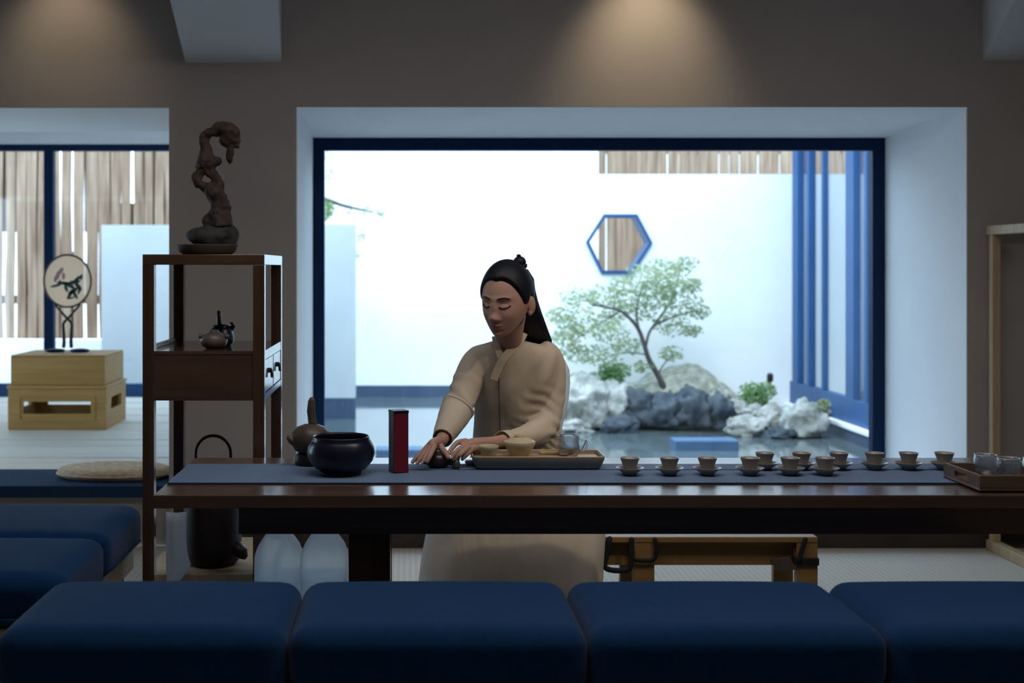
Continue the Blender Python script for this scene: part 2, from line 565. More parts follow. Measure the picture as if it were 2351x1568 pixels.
# ================================================================== THE ROOM
DW, DA = 6.27, 7.37                # wall face, back of the window recess
TOP = 2.157                        # head of both openings
SILL = 0.15
XL, XR = PX(680, DW), PX(2221, DW)
XP = PX(388, DW)                   # right end of the opening to the raised room
ROOM_X0, ROOM_X1, ROOM_Y0, CEIL = -4.6, 5.2, -2.6, 3.05

structure(MB().box(ROOM_X0, ROOM_X1, ROOM_Y0, DW + 0.02, -0.1, 0).build('floor', M['mat']), 'pale floor covered with woven matting')

w = MB()
w.box(ROOM_X0, ROOM_X1, DW, DA, TOP, CEIL + 0.2)
w.box(XP, XL, DW, DA, 0, TOP)
w.box(XR, ROOM_X1, DW, DA, 0, TOP)
w.box(XL, XR, DW, DA, 0, SILL)
w.box(ROOM_X0, XP, DW + 0.03, DA, 0, 0.25)
structure(w.build('wall_front', M['paint']), 'grey beige wall with two deep openings')
# white lining of the deep window recess
zb = PZ(318, DA)
lin = MB()
lin.add([(XL, DW, TOP), (XR, DW, TOP), (XR, DA, zb), (XL, DA, zb), (XL, DW, TOP + .001), (XR, DW, TOP + .001), (XR, DA, TOP + .001), (XL, DA, TOP + .001)],
        [(0, 1, 2, 3), (7, 6, 5, 4), (0, 4, 5, 1), (1, 5, 6, 2), (2, 6, 7, 3), (3, 7, 4, 0)])
lin.box(XL, XL + 0.004, DW + .002, DA, SILL, TOP)
lin.box(XR - 0.004, XR, DW + .002, DA, SILL, TOP)
lin.box(XL, XR, DW + .002, DA, SILL - .004, SILL + .004)
structure(lin.build('trim_1', M['white_paint']), 'white lining of the deep window recess')
lin = MB()
lin.box(ROOM_X0, XP, DW + .002, DA, TOP - 0.004, TOP)
structure(lin.build('trim_2', M['white_paint']), 'white soffit over the opening to the raised room')
structure(MB().box(XP, XL, DW - 0.015, DW, 0, 0.12, bev=0.003).box(XL, ROOM_X1, DW - 0.015, DW, 0, 0.12, bev=0.003).build('baseboard_front', M['skirting']))
structure(MB().box(ROOM_X0 - 0.1, ROOM_X0, ROOM_Y0, DW, -0.1, CEIL + .2).build('wall_left', M['paint']))
structure(MB().box(ROOM_X1, ROOM_X1 + 0.1, ROOM_Y0, DA, -0.1, CEIL + .2).build('wall_right', M['paint']))
structure(MB().box(ROOM_X0, ROOM_X1, ROOM_Y0 - 0.1, ROOM_Y0, -0.1, CEIL + .2).build('wall_rear', M['dark_room']))
structure(MB().box(ROOM_X0 - .1, ROOM_X1 + .1, ROOM_Y0 - .1, DA, CEIL, CEIL + 0.15).build('ceiling', M['ceiling']))


def beam(name, x0px, x1px, ypx, vp, label):
    """a sloping ceiling beam that comes down to the wall; vp = vanishing point of its run"""
    a, b = P(x0px, ypx, DW), P(x1px, ypx, DW)
    run = Vector(((vp[0] - CX) / FPX, 1, -(vp[1] - CY) / FPX))
    k = 1.45
    up = Vector((0, 0, 0.9))
    vs = [a, b, b - run * k, a - run * k]
    vs = vs + [q + up for q in vs]
    o = MB().add(vs, [(0, 1, 2, 3), (7, 6, 5, 4), (0, 4, 5, 1), (1, 5, 6, 2), (2, 6, 7, 3), (3, 7, 4, 0)]).build(name, M['beam'])
    return structure(o, label)


M['beam'] = noise_mat('beam_paint', (0.56, 0.56, 0.58), (0.60, 0.60, 0.62), 0.75, (2, 2, 2), spec=0.2)
fill_box = thing('fill_light_box', 'wide opal light added out of view above the bench seats', 'lamp', (0.6, 3.25, CEIL))  # unseen light box, added with the light that brightens the room
MB().box(-1.03, 2.23, 2.77, 3.73, CEIL - .06, CEIL, bev=.006).build('housing', M['white_paint'], fill_box)
beam('trim_3', 426, 646, 144, (699, 1245), 'pale sloping ceiling beam above the dark rock sculpture')
beam('trim_4', 2255, 2560, 140, (1663, 1245), 'pale sloping ceiling beam in the upper corner')

# ------------------------------------------------------------------ the big window
win = struct_root('window_1', (XL, DA, SILL), 'large fixed window with a navy frame')
fx0, fx1 = XL + 0.006, XR - 0.006
ft = zb - 0.002
MB().box(fx0, fx0 + 0.062, DA - .035, DA + .035, SILL + .005, ft, bev=.003).build('frame_jamb', M['navy'], win)
MB().box(fx1 - 0.070, fx1, DA - .035, DA + .035, SILL + .005, ft, bev=.003).build('frame_jamb', M['navy'], win)
MB().box(fx0 + 0.062, fx1 - 0.070, DA - .035, DA + .035, ft - 0.068, ft, bev=.003).build('frame_head', M['navy'], win)
MB().box(fx0 + 0.062, fx1 - 0.070, DA - .035, DA + .035, SILL + .005, SILL + .075, bev=.003).build('frame_sill', M['navy'], win)
MB().box(fx0 + 0.060, fx1 - 0.068, DA - .004, DA + .004, SILL + .073, ft - 0.066).build('pane', M['glass'], win)
# outer face of the house wall around the window
structure(MB().box(XP - .1, XL, DA, DA + .12, -0.6, CEIL + .2).box(XR, ROOM_X1, DA, DA + .12, -0.6, CEIL + .2).box(XL, XR, DA + .04, DA + .12, zb, CEIL + .2)
          .box(XL, XR, DA + .04, DA + .12, -0.6, SILL).build('wall_outer', M['stucco']))

# ------------------------------------------------------------------ raised room behind the left opening
DECK, DB = 0.30, 10.66
deck = struct_root('floor_deck', (-2.5, DW, 0.25), 'raised floor of broad pale boards')
edges = [6.79, 7.23, 7.71, 7.98, 8.42, 8.86, 9.30, 9.74, 10.18, DB + 0.05]
brd = MB()
for i, (a, b) in enumerate(zip(edges, edges[1:])):
    MB().box(-4.5, XP - 0.06 if a > DA else XP - 0.002, a + 0.012, b - 0.012, DECK - 0.045, DECK - random.random() * .002, bev=.003).build('board', M['board'], deck)
MB().box(-4.5, XP - 0.002, 6.79 + .001, DA, DECK - .06, DECK - .046).box(-4.5, XP - .06, DA, DB, DECK - .3, DECK - .046).build('joists', M['skirting'], deck)
nm = MB().box(-4.5, XP - 0.002, DW - 0.012, 6.788, DECK - 0.054, DECK + 0.004, bev=.006)
tag(nm.build('edge_mat', M['navy_mat']), 'navy padded mat along the front edge of the raised floor', 'mat')
structure(MB().box(-4.62, -4.5, DA, DB + .1, 0, 2.75).build('wall_deck_left', M['white_paint']))
structure(MB().box(XP - .06, XP, DA, DB + .1, -0.5, 2.75).build('wall_deck_right', M['white_paint']))
structure(MB().box(-4.62, XP, DA, DB + .1, 2.55, 2.75).build('ceiling_deck', M['white_paint']))
zt = PZ(331, DB)
structure(MB().box(-4.5, XP - .06, DB, DB + .1, zt, 2.55).build('wall_deck_back', M['white_paint']))
w2 = struct_root('window_2', (-2.9, DB, DECK), 'garden window of the raised room with navy frame')
MB().box(-4.5, XP - .06, DB, DB + .08, zt - 0.055, zt, bev=.003).build('frame_head', M['navy'], w2)
MB().box(-4.5, XP - .06, DB - 0.02, DB + .08, DECK, DECK + 0.105, bev=.003).build('frame_sill', M['blue_metal'], w2)
MB().box(PX(100, DB), PX(122, DB), DB, DB + .08, DECK + .105, zt - .055, bev=.003).build('mullion', M['navy'], w2)
MB().box(-4.5, PX(100, DB), DB + .03, DB + .038, DECK + .1, zt - .05).build('pane', M['glass'], w2)
MB().box(PX(122, DB), XP - .06, DB + .03, DB + .038, DECK + .1, zt - .05).build('pane', M['glass'], w2)

# ================================================================== GARDEN
WL = -0.10                         # water level
structure(MB().box(-5.5, 3.9, DA + .12, 15.4, -0.75, -0.7).build('pond_bed', M['plinth']), 'dark bed of the pond')
pond = MB().box(-5.4, 3.74, DA + .12, 15.3, WL - 0.02, WL).build('pond_water', M['water'])
structure(pond, 'still pond water reflecting the white walls')

structure(MB().box(-1.8, 2.18, 14.6, 14.8, 0.03, 4.2).build('wall_far', M['stucco']), 'tall white garden wall')
structure(MB().box(-1.8, 2.18, 14.58, 14.8, -0.7, 0.03).build('trim_5', M['plinth']))
structure(MB().box(PX(233, 12.5), PX(815, 12.5), 12.5, 12.72, 0.10, 1.79).build('wall_garden_low', M['shaded_stucco']), 'low white garden wall beside the pond')
structure(MB().box(PX(233, 12.5), PX(815, 12.5), 12.48, 12.72, -0.7, 0.10).build('trim_6', M['plinth']))
structure(MB().box(-5.5, PX(236, 12.6), 12.9, 13.05, -0.7, PZ(780, 12.95)).build('wall_garden_base', M['stucco']))

# white wall with a hexagonal opening
GY = 12.7
gx0, gx1, gz1 = PX(1300, GY), 5.4, PZ(400, GY)
hexp = [(1345, 556), (1386, 492), (1462, 492), (1497, 558), (1452, 628), (1380, 628)]
hexw = [(PX(x, GY), PZ(y, GY)) for x, y in hexp]
outer = [(gx0, hexw[0][1]), (gx0, gz1), (gx1, gz1), (gx1, hexw[3][1]), (gx1, -0.7), (gx0, -0.7)]
vs, fs = [], []
for y in (GY, GY + 0.22):
    vs += [(x, y, z) for x, z in outer] + [(x, y, z) for x, z in hexw]
for s, b in ((0, 0), (1, 12)):
    for i in range(6):
        j = (i + 1) % 6
        fs.append((b + i, b + j, b + 6 + j, b + 6 + i))
for i in range(6):
    j = (i + 1) % 6
    fs.append((i, j, 12 + j, 12 + i))
    fs.append((6 + i, 6 + j, 18 + j, 18 + i))
structure(MB().add(vs, fs).build('wall_hexagon', M['stucco']), 'white garden wall pierced by a hexagonal opening')
hx = MB()
hc = (sum(x for x, z in hexw) / 6, sum(z for x, z in hexw) / 6)
for y0, y1 in ((GY - 0.03, GY + 0.25),):
    vs, fs = [], []
    for y in (y0, y1):
        for k in (1.0, 0.90):
            vs += [(hc[0] + (x - hc[0]) * k, y, hc[1] + (z - hc[1]) * k) for x, z in hexw]
    for i in range(6):
        j = (i + 1) % 6
        fs += [(i, j, 6 + j, 6 + i), (12 + i, 12 + j, 18 + j, 18 + i), (i, j, 12 + j, 12 + i), (6 + i, 6 + j, 18 + j, 18 + i)]
    hx.add(vs, fs)
tag(hx.build('hexagon_frame', M['blue_metal']), 'blue hexagonal frame lining the opening in the garden wall', 'window frame')

# fences of single planks
fa = thing('plank_fence', 'weathered plank fence rising behind the wall with the hexagonal opening', 'fence', (3.5, 14.9, -0.7))
x = 2.2
while x < 6.6:
    wd = 0.10 + random.random() * .03
    MB().box(x, x + wd, 14.9 + random.random() * .015, 14.935, -0.7, 3.5 + random.random() * .06, bev=.004, seg=1).build('plank', M['fence'], fa)
    x += wd + random.choice([.003, .004, .006, .010])
MB().box(2.2, 6.6, 14.94, 14.98, 2.7, 2.8).box(2.2, 6.6, 14.94, 14.98, 0.7, 0.8).build('fence_rail', M['fence'], fa)
fb = thing('plank_fence', 'tall fence of gappy weathered planks outside the raised room', 'fence', (-3.6, 13.1, 0.6))
x = -5.4
while x < -2.2:
    wd = 0.085 + random.random() * .045
    c = x + wd / 2
    bm_ = MB()
    z0, z1 = PZ(778, 13.1), 3.35 + random.random() * .1
    pts = [(c + random.uniform(-.008, .008), 13.12, z0 + (z1 - z0) * t / 6) for t in range(7)]
    vs, fs = [], []
    for (px_, py_, pz_) in pts:
        h_ = wd / 2 * random.uniform(.86, 1.05)
        vs += [(px_ - h_, py_, pz_), (px_ + h_, py_, pz_), (px_ + h_, py_ + .025, pz_), (px_ - h_, py_ + .025, pz_)]
    for i in range(6):
        for k in range(4):
            k2 = (k + 1) % 4
            fs.append((i * 4 + k, i * 4 + k2, i * 4 + 4 + k2, i * 4 + 4 + k))
    fs += [(0, 1, 2, 3), (24, 25, 26, 27)]
    bm_.add(vs, fs).build('plank', M['fence'], fb)
    x += wd + random.choice([.004, .008, .014, .022])
xb = -5.4
while xb < -2.2:
    wd = random.uniform(.14, .34)
    z0 = PZ(778, 13.2) + random.choice([0, 0, .5, 1.1])
    MB().box(xb, xb + wd, 13.20, 13.22, z0, min(3.3, z0 + random.choice([.9, 1.6, 2.6])), bev=.003, seg=1).build('backing_plank', M['fence'], fb)
    xb += wd + random.choice([.0, .01, .05])
MB().box(-5.4, -2.2, 13.15, 13.19, 1.0, 1.09).box(-5.4, -2.2, 13.15, 13.19, 2.6, 2.69).build('fence_rail', M['fence'], fb)

# glazed gallery along the pond
GX = 3.79
gl = struct_root('window_3', (GX, 11, -0.1), 'blue framed glazed gallery along the pond')
MB().box(GX - .02, GX + .2, DA + .12, 12.69, -0.75, 0.0).build('gallery_plinth', M['plinth'], gl)
MB().box(GX - .06, GX + .2, DA + .12, 12.69, 0.0, 0.035, bev=.004).build('gallery_ledge', M['white_paint'], gl)
posts = [(12.52, .17, .15), (12.12, .07, .07), (11.70, .05, .05), (10.98, .20, .10), (10.60, .06, .06), (9.9, .2, .1), (9.0, .2, .1), (8.1, .2, .1)]
MB().box(GX, GX + .09, DA + .12, 12.69, 0.035, 0.25, bev=.004).build('gallery_rail', M['blue_metal'], gl)
MB().box(GX, GX + .09, DA + .12, 12.69, 2.75, 3.0, bev=.004).build('gallery_head', M['blue_metal'], gl)
for d, wd, tx in posts:
    MB().box(GX, GX + tx, d - wd / 2, d + wd / 2, 0.25, 2.75, bev=.004).build('gallery_post', M['blue_metal'], gl)
ps = sorted(p[0] for p in posts)
for a, b in zip(ps, ps[1:]):
    MB().box(GX + .03, GX + .036, a, b, .25, 2.75).build('pane', M['glass'], gl)
structure(MB().box(5.3, 5.4, DA + .12, 13.4, -0.7, 2.25).build('wall_gallery', M['stucco']))
structure(MB().box(GX - .1, 5.4, DA + .12, 12.95, 3.0, 3.12).build('ceiling_gallery_shade', M['stucco']))  # unseen roof, put over the gallery to shade its inside
structure(MB().box(GX + .2, 5.3, DA + .12, 13.4, -0.2, 0.02).build('floor_gallery', M['board']))


# ---- rocks, mound, plants
def rock(c, r, seed, mat, name, label, sub=3, amp=0.35, freq=1.6, group=None):
    bm = bmesh.new()
    bmesh.ops.create_icosphere(bm, subdivisions=sub, radius=1.0)
    sv = Vector((seed * 3.1, seed * 1.7, seed * 2.3))
    for v in bm.verts:
        n = v.co.normalized()
        k = 1 + amp * noise.noise(n * freq + sv) + amp * .45 * noise.noise(n * freq * 2.7 + sv) + amp * .32 * noise.noise(n * freq * 6 + sv) + amp * .18 * noise.noise(n * freq * 13 + sv)
        q = n * k
        if q.z < -0.55:
            q.z = -0.55
        v.co = Vector((q.x * r[0], q.y * r[1], q.z * r[2]))
    bm.verts.index_update()
    m = MB().add([v.co + Vector(c) for v in bm.verts], [[v.index for v in f.verts] for f in bm.faces])
    bm.free()
    o = m.build(name, mat, None, smooth=True)
    return tag(o, label, 'rock', group)


mound = MB()
nu, nv = 60, 28
vs, fs = [], []
mx0, mx1, my0, my1 = PX(1270, 12), PX(1830, 12), 11.75, 12.68
for j in range(nv + 1):
    for i in range(nu + 1):
        u, v = i / nu, j / nv
        x_, y_ = mx0 + (mx1 - mx0) * u, my0 + (my1 - my0) * v
        e = min(1, 3.2 * min(u, 1 - u)) ** .6 * min(1, 3.0 * v) ** .7
        prof = 0.36 + 0.26 * math.exp(-((u - .58) / .2) ** 2) + .07 * math.exp(-((u - .15) / .12) ** 2)
        z_ = WL - .12 + e * (prof + .06 * noise.noise(Vector((x_ * 3, y_ * 3, 1))) + .03 * noise.noise(Vector((x_ * 9, y_ * 9, 4)))) + .0
        vs.append((x_, y_, z_))
for j in range(nv):
    for i in range(nu):
        a = j * (nu + 1) + i
        fs.append((a, a + 1, a + nu + 2, a + nu + 1))
structure(mound.add(vs, fs).build('ground_mound', M['soil'], None, smooth=True), 'mossy island mound at the foot of the white wall')

ROCKS = [  # px x, px y (centre), depth, half width px, half height px, pale?
    (1330, 935, 11.75, 62, 60, 1, 'broad pale boulder at the end of the island nearest the woman'),
    (1405, 935, 11.80, 52, 50, 1, 'pale sloping boulder below the round shrub'),
    (1310, 985, 11.5, 45, 20, 1, 'low flat rock at the waterline beside the woman'),
    (1470, 945, 11.70, 46, 40, 0, 'shaded dark rock below the maple trunk'),
    (1530, 950, 11.62, 48, 40, 0, 'dark blue rock facing the pond under the maple'),
    (1590, 945, 11.60, 50, 44, 0, 'tall dark rock in the middle of the island edge'),
    (1645, 952, 11.60, 42, 40, 0, 'dark rock next to the pale right-hand boulders'),
    (1425, 980, 11.45, 40, 20, 0, 'low dark rock at the waterline left of the maple'),
    (1655, 915, 11.95, 24, 15, 1, 'small white stone lying on top of the dark rocks'),
    (1545, 925, 11.9, 14, 9, 1, 'tiny pale pebble on the bank in front of the maple'),
    (1695, 940, 11.6, 24, 18, 1, 'small rounded white stone in front of the fern shrub'),
    (1732, 948, 11.55, 24, 16, 1, 'second rounded white stone in front of the fern shrub'),
    (1715, 985, 11.25, 48, 24, 1, 'wide pale boulder low at the water'),
    (1775, 960, 11.35, 34, 26, 1, 'pale boulder between the fern shrub and the gallery'),
    (1845, 972, 11.15, 52, 40, 1, 'large lumpy white boulder beside the blue gallery'),
    (1790, 1000, 11.05, 34, 16, 0, 'dark low rock under the pale boulders'),
    (1678, 975, 11.2, 9, 12, 1, 'small upright white pebble at the island edge'),
    (1880, 945, 11.5, 30, 18, 1, 'pale rock tucked against the gallery plinth'),
]
for i, (x, y, d, hw, hh, pale, lab) in enumerate(ROCKS):
    c = P(x, y, d)
    k = d / FPX
    rock(c, (hw * k, max(hw * .7, hh) * k, hh * k * 1.25), i + 1, M['stone'] if pale else M['stone_dark'], 'rock', lab, 4, .40, 1.7, 'rocks of the pond island')
    # pieces reach down below the water line
    if c.z - hh * k > WL + 0.02:
        pass
structure(MB().box(PX(1300, 11.9), PX(1880, 11.9), 11.6, 12.68, -0.72, WL - .01).build('ground_island', M['stone_dark']))


def slab(x0, x1, ytop, ybot, lab):
    d = FPX * (H - WL - 0.035) / ((ytop + ybot) / 2 - CY)
    o = MB().box(PX(x0, d), PX(x1, d), d, d + .22, -0.72, WL + (ybot - ytop) * d / FPX, bev=.012).build('stepping_slab', M['step'])
    tag(o, lab, 'stepping stone')


slab(1550, 1697, 1013, 1036, 'blue grey stepping slab in the pond behind the tea cups')
slab(862, 972, 1030, 1046, 'blue grey stepping slab in the pond behind the red caddy')


def foliage(mb, c, r, n, size, rnd):
    for _ in range(n):
        while True:
            q = Vector((rnd.uniform(-1, 1), rnd.uniform(-1, 1), rnd.uniform(-1, 1)))
            if q.length < 1:
                break
        p = Vector(c) + Vector((q.x * r[0], q.y * r[1], q.z * r[2]))
        a = Vector((rnd.gauss(0, 1), rnd.gauss(0, 1), rnd.gauss(0, .5))).normalized()
        b = a.cross(Vector((rnd.gauss(0, 1), rnd.gauss(0, 1), rnd.gauss(0, 1)))).normalized()
        s = size * rnd.uniform(.6, 1.3)
        mi = 0 if rnd.random() < .65 else 1
        mb.add([p - a * s, p + b * s * .45, p + a * s, p - b * s * .45], [(0, 1, 2, 3)], mi)


rnd = random.Random(3)
tree = thing('maple_tree', 'slender leaning maple with airy pale green leaves on the pond island', 'tree', P(1528, 900, 12.05))
D = 12.05
tr = MB()


def branch(pts, r0, r1, dd=0.0):
    q = spline([tuple(P(x, y, D + dd * i / max(1, len(pts) - 1))) for i, (x, y) in enumerate(pts)], 5)
    tr.tube(q, [r0 + (r1 - r0) * i / (len(q) - 1) for i in range(len(q))], 8)


branch([(1530, 915), (1524, 890), (1510, 860), (1490, 825), (1480, 795), (1468, 760), (1450, 735), (1425, 714), (1395, 706), (1360, 700)], .032, .008, -.15)
branch([(1482, 800), (1490, 765), (1510, 735), (1535, 700), (1550, 660), (1560, 625)], .014, .005, .2)
branch([(1470, 765), (1462, 730), (1465, 690), (1478, 650)], .012, .004, -.1)
branch([(1505, 745), (1545, 728), (1590, 715), (1620, 720)], .009, .003, -.2)
branch([(1425, 714), (1390, 735), (1350, 760), (1310, 790)], .009, .003, -.25)
branch([(1395, 706), (1350, 690), (1305, 700)], .007, .003, .2)
branch([(1510, 860), (1525, 835), (1545, 815)], .009, .003, .1)
branch([(1487, 815), (1450, 810), (1405, 815)], .007, .003, -.2)
tr.build('trunk', M['bark'], tree, smooth=True)
lf = MB()
CL = [(1330, 690, 40), (1285, 725, 26), (1345, 745, 46), (1290, 790, 34), (1385, 680, 36), (1430, 655, 30), (1400, 760, 36), (1475, 632, 36), (1520, 618, 36),
      (1572, 608, 26), (1548, 645, 40), (1592, 655, 22), (1500, 680, 42), (1560, 695, 42), (1604, 716, 22), (1545, 745, 38), (1470, 715, 32), (1440, 795, 28),
      (1542, 812, 24), (1385, 815, 36), (1478, 842, 20), (1330, 812, 30), (1445, 690, 36), (1590, 760, 20), (1410, 720, 30), (1520, 660, 40), (1310, 760, 30)]
for x, y, r in CL:
    k = D / FPX
    c = P(x, y, D + rnd.uniform(-.22, .22))
    foliage(lf, c, (r * 1.3 * k, r * 1.3 * k, r * .78 * k), int(r * 6.5), .022, rnd)
lfo = lf.build('foliage', [M['leaf'], M['leaf2']], tree)
lfo['kind'] = 'stuff'


def shrub(x, y, d, hw, hh, n, label, ms):
    base = P(x, y + hh, d)
    t = thing('garden_shrub', label, 'shrub', base, 'shrubs on the pond island')
    st = MB()
    k = d / FPX
    for i in range(7):
        a = i * .9
        st.tube([base + Vector((0, 0, -.02)), base + Vector((math.cos(a) * hw * k * .4, math.sin(a) * hw * k * .4, hh * k * 1.1))], [.008, .004], 5)
    st.build('stem', M['bark'], t)
    f = MB()
    for i in range(9):
        a = i * 2.4
        rr = .55 * math.sqrt(i / 9)
        foliage(f, P(x, y, d) + Vector((math.cos(a) * rr * hw * k, math.sin(a) * rr * hw * k, math.sin(i * 1.7) * .35 * hh * k)), (hw * k * .55, hw * k * .55, hh * k * .6), n, .02, rnd)
    o = f.build('foliage', ms, t)
    o['kind'] = 'stuff'


shrub(1405, 862, 11.95, 46, 34, 150, 'round dark green shrub beside the maple trunk', [M['shrub'], M['shrub2']])
shrub(1735, 908, 11.75, 50, 36, 150, 'bright green shrub between the white stones', [M['shrub2'], M['shrub']])
shrub(1890, 935, 11.2, 16, 20, 60, 'small pale leafy plant by the gallery post', [M['leaf2'], M['leaf']])
# branches reaching in over the low garden wall
t = thing('garden_tree', 'leafy tree showing above the low white wall near the window jamb', 'tree', (-1.75, 13.6, -0.1))
q = spline([(-1.75, 13.6, -0.1), (-1.7, 13.62, .9), (-1.45, 13.6, 1.7), (-1.05, 13.55, 2.1), (-.65, 13.5, 2.02), (-.35, 13.5, 1.95)], 6)
MB().tube(q, [.06 - .055 * i / (len(q) - 1) for i in range(len(q))], 8).build('trunk', M['bark'], t, smooth=True)
f = MB()
for x, y, r, n in ((742, 480, 26, 420), (700, 430, 40, 300), (650, 470, 50, 300), (800, 478, 14, 14), (840, 484, 14, 20), (872, 490, 9, 18), (830, 545, 12, 24), (822, 585, 9, 14), (760, 400, 16, 16), (748, 360, 14, 14)):
    k = 13.5 / FPX
    foliage(f, P(x, y, 13.5), (r * k, r * k, r * k), n, .026, rnd)
f.build('foliage', [M['shrub2'], M['leaf2']], t)['kind'] = 'stuff'
# little dark garden lamp on the island
gp = P(1768, 905, 12.1)
t = thing('garden_lamp', 'small dark garden lamp standing beside the bright shrub', 'lamp', gp)
MB().lathe([(.012, 0), (.012, .13), (0, .13)], gp, 12).build('post', M['black'], t)
MB().lathe([(0, .12), (.026, .12), (.03, .14), (.03, .18), (.018, .2), (0, .2)], gp, 16).build('lamp_head', M['black'], t)

# ================================================================== FURNITURE
TZ = 0.72                          # table top


def on_table(x, y, z=TZ):
    """the table point that the photograph shows at pixel (x, y)"""
    d = FPX * (H - z) / (y - CY)
    return P(x, y, d)


# ---- long tea table
T0, T1 = 3.66, 4.385
TX0, TX1 = -0.727, 2.75
tb = thing('tea_table', 'long dark walnut tea table with a plain apron and slab legs', 'table', (1.0, 4.02, 0))
MB().box(TX0, TX1, T0, T1, TZ - 0.038, TZ, bev=.003).build('tabletop', M['walnut'], tb)
MB().box(PX(548, 3.74), TX1 - .25, 3.74, 3.78, PZ(1226, 3.74), TZ - .038).build('apron', M['walnut'], tb)
MB().box(PX(548, 3.74), TX1 - .25, 4.26, 4.30, PZ(1226, 3.74), TZ - .038).build('apron', M['walnut'], tb)
for xc in (-.112, 2.15):
    MB().box(xc - .062, xc + .062, 3.782, 3.90, 0, TZ - .038, bev=.003).build('leg', M['walnut_up'], tb)
    MB().box(xc - .062, xc + .062, 4.14, 4.258, 0, TZ - .038, bev=.003).build('leg', M['walnut_up'], tb)

# ---- runner
rd0, rd1 = 3.845, 4.228
rn = thing('table_runner', 'blue grey woven runner lying along the tea table', 'table runner', (1.0, 4.03, TZ))
nu, nv = 120, 10
vs, fs = [], []
RX1 = 2.2
for j in range(nv + 1):
    for i in range(nu + 1):
        x_ = TX0 + .006 + (RX1 - TX0) * i / nu
        y_ = rd0 + (rd1 - rd0) * j / nv
        vs.append((x_, y_, TZ + .0032 + .0008 * noise.noise(Vector((x_ * 6, y_ * 6, 0)))))
nn = len(vs)
vs += [(a, b, TZ + .0005) for a, b, c in vs]
for j in range(nv):
    for i in range(nu):
        a = j * (nu + 1) + i
        fs.append((a, a + 1, a + nu + 2, a + nu + 1))
for i in range(nu):
    fs.append((i, i + 1, nn + i + 1, nn + i))
    b = nv * (nu + 1)
    fs.append((b + i, b + i + 1, nn + b + i + 1, nn + b + i))
for j in range(nv):
    a, b = j * (nu + 1), (j + 1) * (nu + 1)
    fs.append((a, b, nn + b, nn + a))
MB().add(vs, fs).build('cloth', M['runner'], rn, smooth=False)
MB().box(TX0 + .006, RX1, rd0 - .002, rd0 + .004, TZ + .0005, TZ + .0052, bev=.001).build('hem', M['navy_mat'], rn)
MB().box(0.0, RX1, 4.098, 4.101, TZ + .003, TZ + .0050).build('fold', M['navy_mat'], rn)

# ---- tall shelf
SH0, SH1 = 4.45, 5.08
sx0, sx1 = PX(327, SH0), PX(607, SH0)
stop = PZ(584, SH0)
sh = thing('display_shelf', 'tall open walnut shelf with side drawers beside the tea table', 'shelf', ((sx0 + sx1) / 2, (SH0 + SH1) / 2, 0))
lw = .040
for xa in (sx0, sx1 - lw):
    for ya in (SH0, SH1 - lw):
        MB().box(xa, xa + lw, ya, ya + lw, 0, stop - .036, bev=.0015).build('leg', M['walnut_up'], sh)
MB().box(sx0, sx1, SH0, SH1, stop - .036, stop, bev=.002).build('top_board', M['shelf_wood'], sh)
zb1, zb0 = PZ(806, SH0), PZ(920, SH0)
MB().box(sx0 + .001, sx1 - .001, SH0 + .002, SH1 - .002, zb1 - .012, zb1).build('shelf_board', M['shelf_wood'], sh)
MB().box(sx0 + lw, sx1 - lw, SH0 + .004, SH0 + .018, zb0, zb1 - .012).build('front_panel', M['shelf_wood'], sh)
MB().box(sx0 + lw, sx1 - lw, SH1 - .018, SH1 - .004, zb0, zb1 - .012).build('rear_panel', M['shelf_wood'], sh)
MB().box(sx0 + .004, sx0 + .018, SH0 + lw, SH1 - lw, zb0, zb1 - .012).build('side_panel', M['shelf_wood'], sh)
MB().box(sx0 + .004, sx1 - .03, SH0 + .018, SH1 - .018, zb0, zb0 + .012).build('bottom_panel', M['shelf_wood'], sh)
MB().box(sx1 - .03, sx1 - .001, SH0 + lw, SH1 - lw, zb0, zb0 + .022).box(sx1 - .03, sx1 - .001, SH0 + lw, SH1 - lw, zb1 - .032, zb1 - .012).build('drawer_rail', M['shelf_wood'], sh)
dm = (SH0 + SH1) / 2
MB().box(sx1 - .03, sx1 - .004, dm - .008, dm + .008, zb0 + .022, zb1 - .032).build('drawer_divider', M['black'], sh)
for ya, yb in ((SH0 + lw + .002, dm - .010), (dm + .010, SH1 - lw - .002)):
    dr = MB().box(sx1 - .35, sx1 - .002, ya, yb, zb0 + .025, zb1 - .035, bev=.002).build('drawer', M['shelf_wood'], sh)
    yc, zc = (ya + yb) / 2, (zb0 + zb1) / 2
    MB().tube([(sx1 - .002, yc, zc + .006), (sx1 + .006, yc, zc + .006)], .009, 12).tube([(sx1 + .006, yc, zc + .004), (sx1 + .009, yc, zc - .018)], [.004, .006], 8).build('knob', M['black'], dr)
zs = PZ(1320, SH0)
MB().box(sx0 + .004, sx1 - .004, SH0 + .004, SH1 - .004, zs - .026, zs, bev=.002).build('lower_shelf', M['oak'], sh)
# raised lip at the far end of the middle shelf
MB().box(sx0 + .004, sx0 + .02, SH0 + lw, SH1 - lw, zb1, zb1 + .018, bev=.002).build('shelf_lip', M['walnut_up'], sh)

